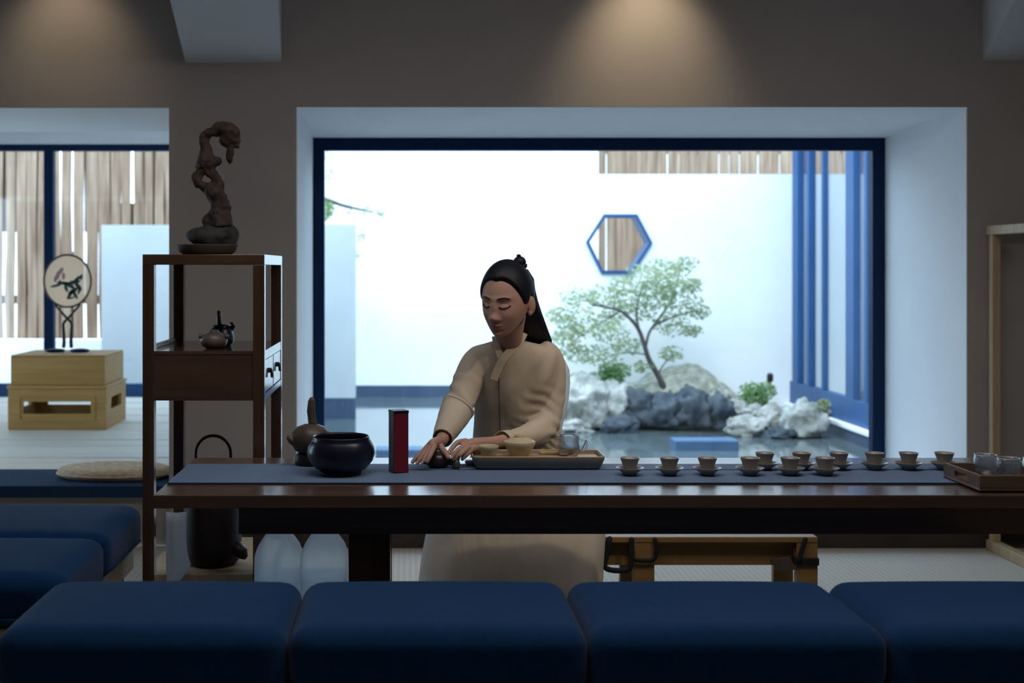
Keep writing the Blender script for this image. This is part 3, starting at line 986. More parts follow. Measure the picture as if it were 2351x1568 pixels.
# ---- gnarled rock in a dish on the shelf
SD = 4.74
dc = P(476, 569, SD)
dish = MB()
k = SD / FPX
dish.lathe([(0, 0), (.085, 0), (.104, .012), (.116, .038), (.113, .040), (.100, .018), (.082, .010), (0, .010)], (PX(476, SD), SD, stop), 40, sy=.72)
tag(dish.build('shallow_dish', M['dish'], None, smooth=True, angle=40), 'shallow oval grey dish on top of the tall shelf', 'dish')
sr = thing('scholar_rock', 'gnarled dark root-like rock arching like a bird head on the tall shelf', 'sculpture', (PX(487, SD), SD, stop + .011))
rb = MB()
rb.ball(P(484, 545, SD), (.092, .058, .040), n=24)
rb.ball(P(505, 530, SD), (.055, .045, .034), n=20)
rb.ball(P(450, 540, SD), (.038, .036, .030), n=20)
rb.ball(P(530, 548, SD + .01), (.036, .04, .048), n=20)
base = remeshed(rb, .006, 3, lambda v: .012 * noise.noise(v * 14) + .006 * noise.noise(v * 34))
for i, v in enumerate(base.v):
    v.z = max(v.z, stop + .0115)
base.build('rock_base', M['slate'], sr, smooth=True)
rb = MB()


def seg(mb, pts, d=SD, dd=None):
    q = spline([(*P(x, y, d + (dd[i] if dd else 0)), r * k * 1.12) for i, (x, y, r) in enumerate(pts)], 6)
    mb.tube([p[:3] for p in q], [p[3] for p in q], 14)


seg(rb, [(505, 520, 27), (502, 500, 24), (500, 480, 17), (497, 462, 18), (492, 445, 22), (487, 430, 20)])
seg(rb, [(514, 510, 15), (514, 480, 13), (513, 450, 9), (515, 444, 6)])
seg(rb, [(480, 440, 14), (467, 430, 10), (457, 423, 10), (452, 410, 9), (459, 396, 10), (466, 380, 13)])
seg(rb, [(495, 440, 15), (497, 420, 11), (488, 403, 9), (478, 388, 13)])
seg(rb, [(470, 385, 17), (473, 372, 22), (472, 355, 13), (471, 342, 11), (470, 325, 12), (476, 309, 12), (490, 300, 11), (505, 297, 13), (520, 302, 17), (533, 314, 17), (538, 326, 13)])
seg(rb, [(520, 305, 15), (521, 322, 13), (526, 340, 9), (528, 358, 7), (527, 377, 4.5)])
rb.ball(P(455, 382, SD), .014)
rb.ball(P(496, 372, SD), .016)
rb.ball(P(449, 413, SD), .012)
rb.ball(P(453, 428, SD), .010)
rb.ball(P(463, 325, SD), .010)
rb.ball(P(529, 290, SD), .013)
rb.ball(P(548, 322, SD), .013)
rb.ball(P(543, 334, SD), .009)
rb.ball(P(484, 512, SD), (.03, .03, .035))
body = remeshed(rb, .0045, 2, lambda v: .011 * noise.noise(v * 22) + .006 * noise.noise(v * 50))
body.build('rock_arch', M['root'], sr, smooth=True)

# ---- two little pots on the middle shelf
pc = P(491, 797, 4.60)
pc.z = zb1
t = thing('small_pot', 'small rounded grey brown clay pot on the middle shelf board', 'pot', pc)
MB().lathe([(0, 0), (.026, 0), (.043, .010), (.050, .028), (.044, .046), (.026, .056), (.018, .058), (.018, .062), (0, .063)], pc, 36).build('body', M['clay_grey'], t, smooth=True)
MB().ball(pc + Vector((.047, -.012, .044)), (.012, .010, .010)).build('spout', M['clay_grey'], t, smooth=True)
MB().ball(pc + Vector((-.045, -.012, .044)), (.010, .010, .010)).build('lug', M['clay_grey'], t, smooth=True)
MB().lathe([(.017, .061), (.015, .066), (0, .068)], pc, 20).build('lid', M['clay_grey'], t, smooth=True)
pc = P(508, 792, 4.74)
pc.z = zb1
t = thing('side_handle_kettle', 'little black kettle with an upright handle behind the grey clay pot', 'kettle', pc)
MB().lathe([(0, 0), (.034, 0), (.047, .015), (.048, .036), (.040, .062), (.030, .074), (0, .080)], pc, 36).build('body', M['clay_dark'], t, smooth=True)
MB().tube([pc + Vector((-.006, 0, .07)), pc + Vector((-.008, 0, .095)), pc + Vector((-.009, 0, .128))], [.009, .008, .0075], 12).build('handle', M['clay_dark'], t, smooth=True)
MB().tube([pc + Vector((.03, 0, .058)), pc + Vector((.046, 0, .076)), pc + Vector((.036, 0, .086))], [.012, .009, .006], 10).build('spout', M['clay_dark'], t, smooth=True)
MB().lathe([(.034, .070), (.033, .076), (0, .082)], pc, 24).build('lid', M['clay_dark'], t, smooth=True)

# ---- big handled jar on the lower shelf
jc = Vector((PX(489, 4.62), 4.625, zs))
t = thing('handled_jar', 'tall black glazed jar with a hoop handle behind the table end', 'jar', jc)
MB().lathe([(0, 0), (.080, 0), (.098, .020), (.101, .06), (.100, .20), (.094, .27), (.076, .315), (.060, .33), (.058, .345), (0, .35)], jc, 44,
           wob=lambda a, z: 1 + .015 * math.sin(3 * a)).build('body', M['black_vase'], t, smooth=True)
hp = [(.063, 0, .305), (.063, 0, .35)] + [(math.cos(R(a)) * .063, 0, .398 + math.sin(R(a)) * .063) for a in range(0, 181, 10)] + [(-.063, 0, .35), (-.063, 0, .305)]
MB().tube([jc + Vector(p) for p in hp], .0055, 10).build('handle', M['black'], t, smooth=True)
MB().tube([jc + Vector((.085, -.03, .06)), jc + Vector((.112, -.038, .045)), jc + Vector((.118, -.04, .03))], [.03, .022, .014], 12).build('spout', M['black_vase'], t, smooth=True)
MB().lathe([(.058, .345), (.05, .356), (.012, .36), (.012, .372), (0, .374)], jc, 28).build('lid', M['black_vase'], t, smooth=True)

# ---- pale towel hanging in front of the lower shelf
tw = MB()
vs, fs = [], []
prof = [(1176, 380, 428), (1200, 380, 427), (1225, 380, 427), (1250, 380, 428), (1270, 380, 430), (1285, 381, 434), (1297, 381, 438), (1312, 381, 428), (1325, 381, 419), (1345, 382, 405), (1400, 384, 402)]
TWD = 4.41
for y, xa, xb in prof:
    for i in range(9):
        u = i / 8
        q = P(xa + (xb - xa) * u, y, TWD)
        q.y += .008 * math.sin(u * 7 + 1)
        vs.append(q)
for j in range(len(prof) - 1):
    for i in range(8):
        a = j * 9 + i
        fs.append((a, a + 1, a + 10, a + 9))
tw.add(vs, fs)
o = tw.build('hanging_towel', M['towel'], None, smooth=True)
md = o.modifiers.new('thick', 'SOLIDIFY')
md.thickness = .004
tag(o, 'pale blue linen towel hanging beside the black handled jar', 'towel')


# ---- water jugs under the table
def jug(xc, d, label, w_=.153):
    k = d / FPX
    c = Vector((PX(xc, d), d, 0))
    t = thing('water_jug', label, 'jug', c, 'plastic water jugs under the table')

    def shell(h):
        rr = []
        for z, s in h:
            ring = []
            for i in range(32):
                a = 2 * math.pi * i / 32
                ca, sa = math.cos(a), math.sin(a)
                e = 2 / 5.0
                ring.append(c + Vector((math.copysign(abs(ca) ** e, ca) * w_ / 2 * s, math.copysign(abs(sa) ** e, sa) * w_ / 2 * s, z)))
            rr.append(ring)
        m = MB()
        vs = [v for r_ in rr for v in r_]
        fs = []
        for j in range(len(rr) - 1):
            for i in range(32):
                i2 = (i + 1) % 32
                fs.append((j * 32 + i, j * 32 + i2, (j + 1) * 32 + i2, (j + 1) * 32 + i))
        fs.append(tuple(range(32)))
        fs.append(tuple((len(rr) - 1) * 32 + i for i in range(32)))
        return m.add(vs, fs)
    shell([(0, .92), (.01, .98), (.02, 1), (.41, 1), (.435, .985), (.46, .87), (.485, .66), (.505, .48), (.515, .34)]).build('bottle', M['jug'], t, smooth=True, angle=30)
    shell([(.004, .90), (.02, .96), (.368, .96), (.369, .95)]).build('water', M['jug_water'], t, smooth=True, angle=30)
    MB().lathe([(.030, .514), (.030, .535), (.022, .538), (0, .538)], c, 20).build('cap', M['white_paint'], t)


jug(640, 4.2, 'milky plastic water jug under the table, next to the black jar')
jug(745, 4.2, 'milky plastic water jug under the table, next to the table leg')


# ---- navy seat cushions and the benches below them
def cushion(x0, x1, y0, y1, z0, z1, name, label, group, r=.055):
    """a plump upholstered block with rounded edges and a piping seam"""
    cx, cy, cz = (x0 + x1) / 2, (y0 + y1) / 2, (z0 + z1) / 2
    hx, hy, hz = (x1 - x0) / 2, (y1 - y0) / 2, (z1 - z0) / 2
    t = thing(name, label, 'cushion', (cx, cy, z0), group)
    m = MB().box(x0, x1, y0, y1, z0, z1, bev=r, seg=6)
    for v in m.v:
        u, w_, h_ = (v.x - cx) / hx, (v.y - cy) / hy, (v.z - cz) / hz
    bm = bmesh.new()
    bmesh.ops.create_grid(bm, x_segments=30, y_segments=24, size=1)
    top = MB()
    vs = []
    NX, NY, NZ = 34, 28, 10
    idx = {}
    fs = []

    def pt(a, b, c_):
        key = (a, b, c_)
        if key not in idx:
            u, v_, w_ = (2 * a / NX - 1), (2 * b / NY - 1), (2 * c_ / NZ - 1)
            q = Vector((u * hx, v_ * hy, w_ * hz))
            inner = Vector((max(-hx + r, min(hx - r, q.x)), max(-hy + r, min(hy - r, q.y)), max(-hz + r * .8, min(hz - r * .8, q.z))))
            dlt = q - inner
            if dlt.length > 1e-9:
                dl = dlt.normalized()
                q = inner + Vector((dl.x * r, dl.y * r, dl.z * r * .8))
            puff = (1 - u * u) * (1 - v_ * v_)
            if w_ > 0:
                q.z += .012 * puff ** .6 * w_
            idx[key] = len(vs)
            vs.append(Vector((cx, cy, cz)) + q)
        return idx[key]

    for a in range(NX):
        for b in range(NY):
            fs.append((pt(a, b, NZ), pt(a + 1, b, NZ), pt(a + 1, b + 1, NZ), pt(a, b + 1, NZ)))
            fs.append((pt(a, b, 0), pt(a, b + 1, 0), pt(a + 1, b + 1, 0), pt(a + 1, b, 0)))
    for a in range(NX):
        for c_ in range(NZ):
            fs.append((pt(a, 0, c_), pt(a + 1, 0, c_), pt(a + 1, 0, c_ + 1), pt(a, 0, c_ + 1)))
            fs.append((pt(a, NY, c_), pt(a, NY, c_ + 1), pt(a + 1, NY, c_ + 1), pt(a + 1, NY, c_)))
    for b in range(NY):
        for c_ in range(NZ):
            fs.append((pt(0, b, c_), pt(0, b, c_ + 1), pt(0, b + 1, c_ + 1), pt(0, b + 1, c_)))
            fs.append((pt(NX, b, c_), pt(NX, b + 1, c_), pt(NX, b + 1, c_ + 1), pt(NX, b, c_ + 1)))
    bm.free()
    MB().add(vs, fs).build('pad', M['cushion'], t, smooth=True)
    zz = z0 + r * .55
    ring = [Vector((x0 + r, y0 - .001, zz)), Vector((x1 - r, y0 - .001, zz)), Vector((x1 + .001, y0 + r, zz)), Vector((x1 + .001, y1 - r, zz)), Vector((x1 - r, y1 + .001, zz)), Vector((x0 + r, y1 + .001, zz)), Vector((x0 - .001, y1 - r, zz)), Vector((x0 - .001, y0 + r, zz))]
    MB().tube(ring, .0035, 6, closed=True).build('piping', M['cushion'], t, smooth=True)
    return t


CZ, CT = 0.535, 0.15
FB0, FB1 = 2.93, 3.44
xs = [PX(112, 3.41), PX(696, 3.41), PX(1298, 3.41), PX(1895, 3.41), PX(2495, 3.41)]
labs = ['navy seat cushion of the front bench nearest the left corner', 'navy seat cushion of the front bench below the water jug and table leg',
        'navy seat cushion of the front bench below the wooden bench with straps', 'navy seat cushion of the front bench cut by the right picture edge']
for a, b, l in zip(xs, xs[1:], labs):
    cushion(a + .001, b - .001, FB0, FB1, CZ - CT, CZ, 'seat_cushion', l, 'navy cushions of the front bench')
fbn = thing('front_bench', 'long dark bench frame carrying the front row of navy cushions', 'bench', ((xs[0] + xs[-1]) / 2, (FB0 + FB1) / 2, 0))
MB().box(xs[0] + .02, xs[-1] - .02, FB0 + .03, FB1 - .03, CZ - CT - .07, CZ - CT, bev=.003).build('seat_board', M['walnut'], fbn)
for i in range(5):
    xx = xs[0] + .05 + (xs[-1] - xs[0] - .16) * i / 4
    for yy in (FB0 + .05, FB1 - .11):
        MB().box(xx, xx + .06, yy, yy + .06, 0, CZ - CT - .07, bev=.003).build('leg', M['walnut_up'], fbn)

LX1 = -0.935
ls = [(3.47, 3.988, 'navy seat cushion of the side bench, nearer of the two'), (3.995, 4.54, 'navy seat cushion of the side bench, the one against the tall shelf')]
for a, b, l in ls:
    cushion(-2.05, LX1, a, b, CZ - CT, CZ, 'seat_cushion', l, 'navy cushions of the side bench')
sbn = thing('side_bench', 'side bench with a pale wooden rail and black legs under navy cushions', 'bench', (-1.5, 4.0, 0))
MB().box(-2.03, LX1 - .03, 3.49, 4.52, CZ - CT - .075, CZ - CT, bev=.004).build('seat_rail', M['oak'], sbn)
for xx in (-2.0, LX1 - .09):
    for yy in (3.52, 3.98, 4.44):
        MB().box(xx, xx + .035, yy, yy + .035, 0, CZ - CT - .075, bev=.002).build('leg', M['black'], sbn)
    MB().box(xx + .008, xx + .028, 3.555, 4.44, .08, .1).build('stretcher', M['black'], sbn)

# ---- wooden bench the woman sits on, with black straps
BD = 4.78
bx0, bx1 = PX(1300, BD), PX(1878, BD)
bzt = PZ(1233, BD)
wb = thing('strapped_bench', 'low honey wood bench bound with black straps behind the tea table', 'bench', ((bx0 + bx1) / 2, BD + .16, 0))
MB().box(bx0, bx1, BD, BD + .34, bzt - .022, bzt, bev=.003).build('seat', M['bench_wood'], wb)
MB().box(bx0 + .02, PX(1830, BD), BD + .04, BD + .065, PZ(1303, BD), bzt - .022).build('front_apron', M['bench_wood'], wb)
MB().box(bx0 + .02, PX(1830, BD), BD + .28, BD + .305, PZ(1303, BD), bzt - .022).build('rear_apron', M['bench_wood'], wb)
lx = [(bx0 + .0, bx0 + .078), (PX(1455, BD), PX(1503, BD)), (PX(1830, BD), bx1)]
for a, b in lx:
    MB().box(a, b, BD + .002, BD + .04, 0, bzt - .022, bev=.002).build('leg', M['bench_wood'], wb)
    MB().box(a, b, BD + .305, BD + .338, 0, bzt - .022, bev=.002).build('leg', M['bench_wood'], wb)
    MB().box(a + .01, b - .01, BD + .04, BD + .305, .05, .085).build('stretcher', M['bench_wood'], wb)


def strap(pts, d, w_=.018):
    q = [tuple(P(x, y, d)) for x, y in pts]
    return MB().tube(spline(q, 4), w_ / 2, 8, flat=(1, .5)).build('strap', M['strap'], wb, smooth=True)


strap([(1400, 1234), (1396, 1262), (1390, 1285), (1388, 1300), (1400, 1308), (1425, 1310), (1444, 1306), (1449, 1290), (1449, 1260), (1450, 1236)], BD - .012, .021)
strap([(1450, 1236), (1452, 1270), (1455, 1284), (1480, 1287), (1501, 1284), (1507, 1262), (1503, 1236)], BD - .012, .017)
strap([(1850, 1236), (1842, 1260), (1834, 1288)], BD - .012, .018)
MB().box(PX(1824, BD), PX(1880, BD), BD - .008, BD + .045, PZ(1298, BD), PZ(1281, BD), bev=.003).build('strap', M['strap'], wb)
cw = MB()
a, b, c_, d_ = P(1770, 1285, BD + .03), P(1812, 1281, BD + .0), P(1832, 1308, BD - .005), P(1782, 1311, BD + .03)
cw.add([a, b, c_, d_, a + Vector((0, .012, 0)), b + Vector((0, .012, 0)), c_ + Vector((0, .012, 0)), d_ + Vector((0, .012, 0))],
       [(0, 1, 2, 3), (4, 7, 6, 5), (0, 4, 5, 1), (1, 5, 6, 2), (2, 6, 7, 3), (3, 7, 4, 0)])
cw.build('canvas_tab', M['dish'], wb)

# ---- pale wooden rack by the right wall
rk = thing('wooden_rack', 'tall pale wooden frame rack standing at the right edge', 'rack', (3.1, 6.0, 0))
kx = 2.84
zt_ = 1.575
for xx in (kx, kx + .62):
    MB().box(xx - .02, xx + .02, 6.17, 6.21, .04, zt_ - .045, bev=.003).build('post', M['oak'], rk)
    MB().box(xx - .02, xx + .02, 5.80, 5.84, .04, zt_ - .045, bev=.003).build('post', M['oak'], rk)
    MB().box(xx - .024, xx + .024, 5.78, 6.23, zt_ - .045, zt_, bev=.004).build('top_rail', M['oak'], rk)
    MB().box(xx - .026, xx + .026, 5.78, 6.23, 0, .05, bev=.004).build('foot_rail', M['oak'], rk)
for yy in (5.80, 6.17):
    MB().box(kx + .02, kx + .60, yy + .005, yy + .035, zt_ - .04, zt_ - .005, bev=.003).build('cross_rail', M['oak'], rk)
MB().box(kx + .02, kx + .60, 6.175, 6.205, .10, .24, bev=.003).build('cross_rail', M['oak'], rk)

# ================================================================== RAISED ROOM THINGS
bd = 8.46
s0, s1 = PX(18, bd), PX(243, bd)
kk = bd / FPX
st = thing('low_stand', 'honey wood low stand with slotted sides on the raised floor', 'stand', ((s0 + s1) / 2, bd + .3, DECK))
zA, zB = DECK, DECK + 101 * kk
sy1 = bd + .60


def slotted(x0, x1, y0, y1, z0, z1, cut, axis, name):
    m = MB()
    if axis == 'x':
        a, b = x0 + cut[0], x1 - cut[0]
        m.box(x0, x1, y0, y1, z0, z0 + cut[1], bev=.003).box(x0, x1, y0, y1, z1 - cut[2], z1, bev=.003)
        m.box(x0, a, y0, y1, z0 + cut[1], z1 - cut[2]).box(b, x1, y0, y1, z0 + cut[1], z1 - cut[2])
    else:
        a, b = y0 + cut[0], y1 - cut[0]
        m.box(x0, x1, y0, y1, z0, z0 + cut[1], bev=.003).box(x0, x1, y0, y1, z1 - cut[2], z1, bev=.003)
        m.box(x0, x1, y0, a, z0 + cut[1], z1 - cut[2]).box(x0, x1, b, y1, z0 + cut[1], z1 - cut[2])
    return m.build(name, M['pine'], st)


slotted(s0, s1, bd, bd + .022, zA, zB - .02, (.10, .105, .085), 'x', 'front_panel')
slotted(s0, s1, sy1 - .022, sy1, zA, zB - .02, (.10, .105, .085), 'x', 'rear_panel')
slotted(s1 - .022, s1, bd + .022, sy1 - .022, zA, zB - .02, (.12, .12, .07), 'y', 'side_panel')
slotted(s0, s0 + .022, bd + .022, sy1 - .022, zA, zB - .02, (.12, .12, .07), 'y', 'side_panel')
MB().box(s0 - .008, s1 + .008, bd - .008, sy1 + .008, zB - .02, zB, bev=.006).build('top_board', M['pine'], st)
# moulded border round the front slot
fr = MB()
a, b, c_, d_ = s0 + .07, s1 - .07, zA + .055, zB - .07
for m0 in ((a, b, c_, c_ + .012), (a, b, d_ - .012, d_), (a, a + .012, c_ + .012, d_ - .012), (b - .012, b, c_ + .012, d_ - .012)):
    fr.box(m0[0], m0[1], bd - .006, bd, m0[2], m0[3])
fr.build('moulding', M['pine'], st)
bx = thing('wooden_box', 'plain honey wood box set on the low slotted stand', 'box', ((s0 + s1) / 2, bd + .3, zB))
zC = zB + 70 * kk
MB().box(s0 + .012, s1 - .012, bd + .02, sy1 - .02, zB, zC - .012, bev=.004).build('body', M['pine'], bx)
MB().box(s0 + .012, s1 - .012, bd + .02, sy1 - .02, zC - .011, zC, bev=.004).build('lid', M['pine'], bx)

fd = bd + .32
fk = fd / FPX
fc = P(155, 645, fd)
fz = zC
fn = thing('round_fan', 'round peach silk fan painted with a dark green spray on the wooden box', 'fan', (fc.x, fd, fz))
rx, rz = 54 * fk, 60 * fk
ring = [fc + Vector((math.cos(R(a)) * rx, 0, math.sin(R(a)) * rz)) for a in range(0, 360, 6)]
MB().tube(ring, .0065, 8, closed=True).build('rim', M['fan_rim'], fn, smooth=True)
vs = [fc + Vector((0, -.001, 0))] + [q + Vector((0, -.001, 0)) for q in ring] + [q + Vector((0, .001, 0)) for q in ring] + [fc + Vector((0, .001, 0))]
n_ = len(ring)
fs = [(0, 1 + i, 1 + (i + 1) % n_) for i in range(n_)] + [(len(vs) - 1, 1 + n_ + (i + 1) % n_, 1 + n_ + i) for i in range(n_)]
MB().add(vs, fs).build('silk', M['silk'], fn)


def leaves(items, mat, name, yo):
    m = MB()
    for x, y, ln, ang, wd in items:
        c0 = P(x, y, fd)
        c0.y = fd - yo
        t_ = Vector((math.cos(R(ang)), 0, math.sin(R(ang))))
        s_ = Vector((-t_.z, 0, t_.x))
        pts = []
        for u in (-1, -.6, -.2, .2, .6, 1):
            w_ = (1 - u * u) ** .6 * wd * fk
            pts.append((c0 + t_ * u * ln * fk, w_))
        vs = [p + s_ * w_ for p, w_ in pts] + [p - s_ * w_ for p, w_ in reversed(pts)]
        ybk = [v + Vector((0, .0006, 0)) for v in vs]
        m.add(vs + ybk, [tuple(range(12)), tuple(range(23, 11, -1))] + [(i, (i + 1) % 12, 12 + (i + 1) % 12, 12 + i) for i in range(12)])
    return m.build(name, mat, fn)


leaves([(128, 656, 14, 12, 3), (145, 650, 16, -5, 4), (160, 655, 15, -30, 5), (170, 648, 16, 10, 5), (178, 640, 12, 40, 4), (180, 658, 12, -50, 5), (168, 668, 14, 30, 5),
        (160, 678, 12, 60, 4), (172, 676, 13, -60, 4), (152, 662, 10, -70, 4), (182, 668, 9, 70, 3), (136, 648, 9, 60, 2), (165, 684, 8, 20, 2), (187, 636, 8, 80, 3)], M['silk_leaf'], 'painted_leaves', .0018)
leaves([(133, 632, 12, 75, 5), (140, 622, 10, 60, 5), (146, 634, 9, 90, 4), (128, 640, 9, 80, 4)], M['silk_flower'], 'painted_flower', .0020)
for s_ in (-1, 1):
    pts = [(155 + s_ * 29, 699), (155 + s_ * 16, 714), (155 + s_ * 3, 729), (155 - s_ * 9, 742), (155 - s_ * 9, 760), (155 - s_ * 8, 785), (155 - s_ * 9, 797)]
    q = spline([tuple(P(x, y, fd + .012 * s_)) for x, y in pts], 5)
    MB().tube(q, [.007 + .006 * i / (len(q) - 1) for i in range(len(q))], 10).build('stand_leg', M['fan_rim'], fn, smooth=True)
    a = P(155 - s_ * 8, 796, fd)
    MB().ball(Vector((a.x - s_ * .06, fd, fz + .012)), (.07, .05, .014), n=20).build('stand_foot', M['navy'], fn, smooth=True)

# straw cushion on the navy edge mat
sc_ = Vector((PX(263, 6.52), 6.53, DECK + .004))
t = thing('straw_cushion', 'round flat straw floor cushion on the navy mat edge', 'floor cushion', sc_)
pr = [(0, 0), (.26, 0), (.285, .012), (.292, .026), (.288, .042), (.27, .054)]
for i in range(9):
    r_ = .262 - i * .028
    pr += [(r_, .056 + (.004 if i % 2 else 0))]
pr += [(0, .058)]
MB().lathe(pr, sc_, 64, sy=.62, wob=lambda a, z: 1 + .012 * math.sin(5 * a + z * 60)).build('pad', M['straw'], t, smooth=True)
ring = [sc_ + Vector((math.cos(R(a)) * .291, math.sin(R(a)) * .291 * .62, .024)) for a in range(0, 360, 6)]
MB().tube(ring, .006, 6, closed=True).build('braid', M['straw'], t, smooth=True)

# ================================================================== THINGS ON THE TABLE
RZ = TZ + .0042                    # top of the runner
# ---- dark bowl
bc = on_table(783, 1087, RZ)
bc.z = RZ
t = thing('waste_bowl', 'large dark blue glazed bowl on the table runner', 'bowl', bc)
MB().lathe([(0, .004), (.058, .004), (.060, 0), (.064, .003), (.066, .010), (.082, .020), (.100, .042), (.107, .064), (.104, .084), (.095, .102), (.088, .111), (.090, .116), (.087, .119), (.083, .115), (.084, .109), (.094, .090), (.098, .066), (.092, .044), (.070, .022), (0, .014)],
           bc, 56).build('body', M['clay_dark'], t, smooth=True)
MB().lathe([(.058, 0), (.064, .001), (.065, .007), (.060, .008)], bc, 40).build('foot_ring', M['clay_brown'], t, smooth=True)

# ---- side-handled kettle on a burner
kc = on_table(714, 1066, RZ)
kc.z = RZ
t = thing('stoneware_kettle', 'brown stoneware kettle with a tall upright handle behind the dark bowl', 'kettle', kc)
MB().lathe([(0, 0), (.050, 0), (.053, .006), (.050, .030), (.044, .038), (0, .038)], kc, 36).build('burner', M['black_vase'], t, smooth=True, angle=40)
kb = kc + Vector((0, 0, .036))
MB().lathe([(0, 0), (.034, 0), (.052, .012), (.064, .034), (.066, .050), (.060, .070), (.044, .088), (.022, .096), (0, .098)], kb, 40,
           wob=lambda a, z: 1 + .018 * math.sin(4 * a + 20 * z)).build('body', M['clay_brown'], t, smooth=True)
MB().tube([kb + Vector((-.045, -.02, .038)), kb + Vector((-.062, -.028, .046)), kb + Vector((-.071, -.032, .058))], [.016, .012, .009], 14).build('spout', M['clay_brown'], t, smooth=True)
MB().tube([kb + Vector((.012, .0, .08)), kb + Vector((.004, 0, .105)), kb + Vector((.0, 0, .140)), kb + Vector((.002, 0, .170)), kb + Vector((.004, 0, .182))],
          [.015, .0135, .0135, .012, .008], 16, flat=(1, .7)).build('handle', M['clay_brown'], t, smooth=True)
MB().tube([kb + Vector((.02, 0, .088)), kb + Vector((.052, 0, .070)), kb + Vector((.080, 0, .054))], [.016, .013, .005], 14, flat=(1, .6)).build('lid_peak', M['clay_brown'], t, smooth=True)

# ---- red and dark tea caddy
cc = on_table(915, 1083, RZ)
cc.z = RZ
t = thing('tea_caddy', 'tall square crimson and black tea caddy standing on the runner', 'caddy', cc)
hw, hh = .0245, .196
rot = R(20)


def turned(x, y, z):
    return cc + Vector((x * math.cos(rot) - y * math.sin(rot), x * math.sin(rot) + y * math.cos(rot), z))


def panel(x0, x1, y0, y1, z0, z1, mat, name):
    vs = [turned(x, y, z) for z in (z0, z1) for x, y in ((x0, y0), (x1, y0), (x1, y1), (x0, y1))]
    return MB().add(vs, [(0, 1, 2, 3), (4, 5, 6, 7), (0, 1, 5, 4), (1, 2, 6, 5), (2, 3, 7, 6), (3, 0, 4, 7)]).build(name, mat, t)


panel(-hw, hw, -hw, hw, 0, hh - .008, M['ink'], 'body')
panel(-hw + .001, hw - .001, -hw - .0012, -hw, .002, hh - .010, M['red'], 'front_label')
panel(-hw - .0008, hw + .0008, -hw - .0014, hw + .0008, hh - .008, hh, M['ink'], 'lid')

# ---- clay teapot under the woman's hands, tea pet
tc_ = on_table(1005, 1072, RZ)
tc_.z = RZ
t = thing('clay_teapot', 'dark purple clay teapot held under the woman\'s hands', 'teapot', tc_)
MB().lathe([(0, 0), (.026, 0), (.038, .010), (.042, .022), (.040, .034), (.030, .044), (.026, .046), (.026, .042), (.030, .036), (.034, .022), (.024, .008), (0, .006)], tc_, 40).build('body', M['clay_purple'], t, smooth=True)
MB().tube(spline([tuple(tc_ + Vector(q)) for q in ((.036, -.008, .016), (.052, -.012, .020), (.060, -.014, .036), (.066, -.016, .042))], 5), [.010] * 6 + [.007] * 10, 12).build('spout', M['clay_purple'], t, smooth=True)
MB().tube(spline([tuple(tc_ + Vector(q)) for q in ((-.036, .004, .034), (-.056, .006, .038), (-.060, .006, .022), (-.038, .004, .012))], 5), .005, 10).build('handle', M['clay_purple'], t, smooth=True)
MB().lathe([(.028, .044), (.022, .050), (.007, .054), (.008, .060), (.004, .065), (0, .066)], tc_, 28).build('lid', M['clay_purple'], t, smooth=True)
pc = on_table(1047, 1076, RZ)
pc.z = RZ
t = thing('tea_pet', 'tiny brown clay tea figure beside the teapot', 'figurine', pc)
MB().lathe([(0, 0), (.011, 0), (.014, .010), (.013, .020), (.009, .028), (0, .030)], pc, 20).build('body', M['clay_brown'], t, smooth=True)
MB().tube([pc + Vector((.006, 0, .024)), pc + Vector((.009, 0, .036)), pc + Vector((.008, 0, .042))], [.005, .004, .003], 8).build('ear', M['clay_brown'], t, smooth=True)
MB().ball(pc + Vector((-.006, -.006, .028)), (.008, .007, .007)).build('head', M['clay_brown'], t, smooth=True)

# ---- tea tray
ty0, ty1 = 4.085, 4.250
tx0, tx1 = PX(1084, 4.11), PX(1388, 4.11)
tcx, tcy = (tx0 + tx1) / 2, (ty0 + ty1) / 2
t = thing('tea_tray', 'long shallow tea tray with rounded corners and bamboo inside', 'tray', (tcx, tcy, RZ))


def rrect(hx, hy, r, n=8):
    out = []
    for qx, qy, a0 in ((1, 1, 0), (-1, 1, 90), (-1, -1, 180), (1, -1, 270)):
        for i in range(n + 1):
            a = R(a0 + 90 * i / n)
            out.append((qx * (hx - r) + r * math.cos(a), qy * (hy - r) + r * math.sin(a)))
    return out


def loft(levels, mat, name, parent, cap=True):
    vs, fs = [], []
    n = None
    for hx_, hy_, r_, z_ in levels:
        ring = rrect(hx_, hy_, r_)
        n = len(ring)
        vs += [Vector((tcx + x_, tcy + y_, RZ + z_)) for x_, y_ in ring]
    for j in range(len(levels) - 1):
        for i in range(n):
            i2 = (i + 1) % n
            fs.append((j * n + i, j * n + i2, (j + 1) * n + i2, (j + 1) * n + i))
    if cap:
        fs.append(tuple(range(n)))
        fs.append(tuple((len(levels) - 1) * n + i for i in range(n)))
    return MB().add(vs, fs).build(name, mat, parent, smooth=True, angle=40)


thx, thy = (tx1 - tx0) / 2, (ty1 - ty0) / 2
loft([(thx - .022, thy - .018, .018, 0), (thx - .012, thy - .010, .020, .006), (thx - .001, thy - .001, .024, .030), (thx, thy, .024, .039), (thx - .003, thy - .003, .022, .041), (thx - .007, thy - .007, .02, .039), (thx - .010, thy - .010, .02, .028), (thx - .012, thy - .012, .02, .0275)], M['tray_out'], 'body', t)
loft([(thx - .012, thy - .012, .02, .028), (thx - .012, thy - .012, .02, .0315)], M['tray_in'], 'inlay', t)
MB().tube([Vector((tcx + x_ * .985, tcy + y_ * .968, RZ + .041)) for x_, y_ in rrect(thx, thy, .024)], .003, 6, closed=True).build('rim', M['tray_in'], t, smooth=True)
IZ = RZ + .0315


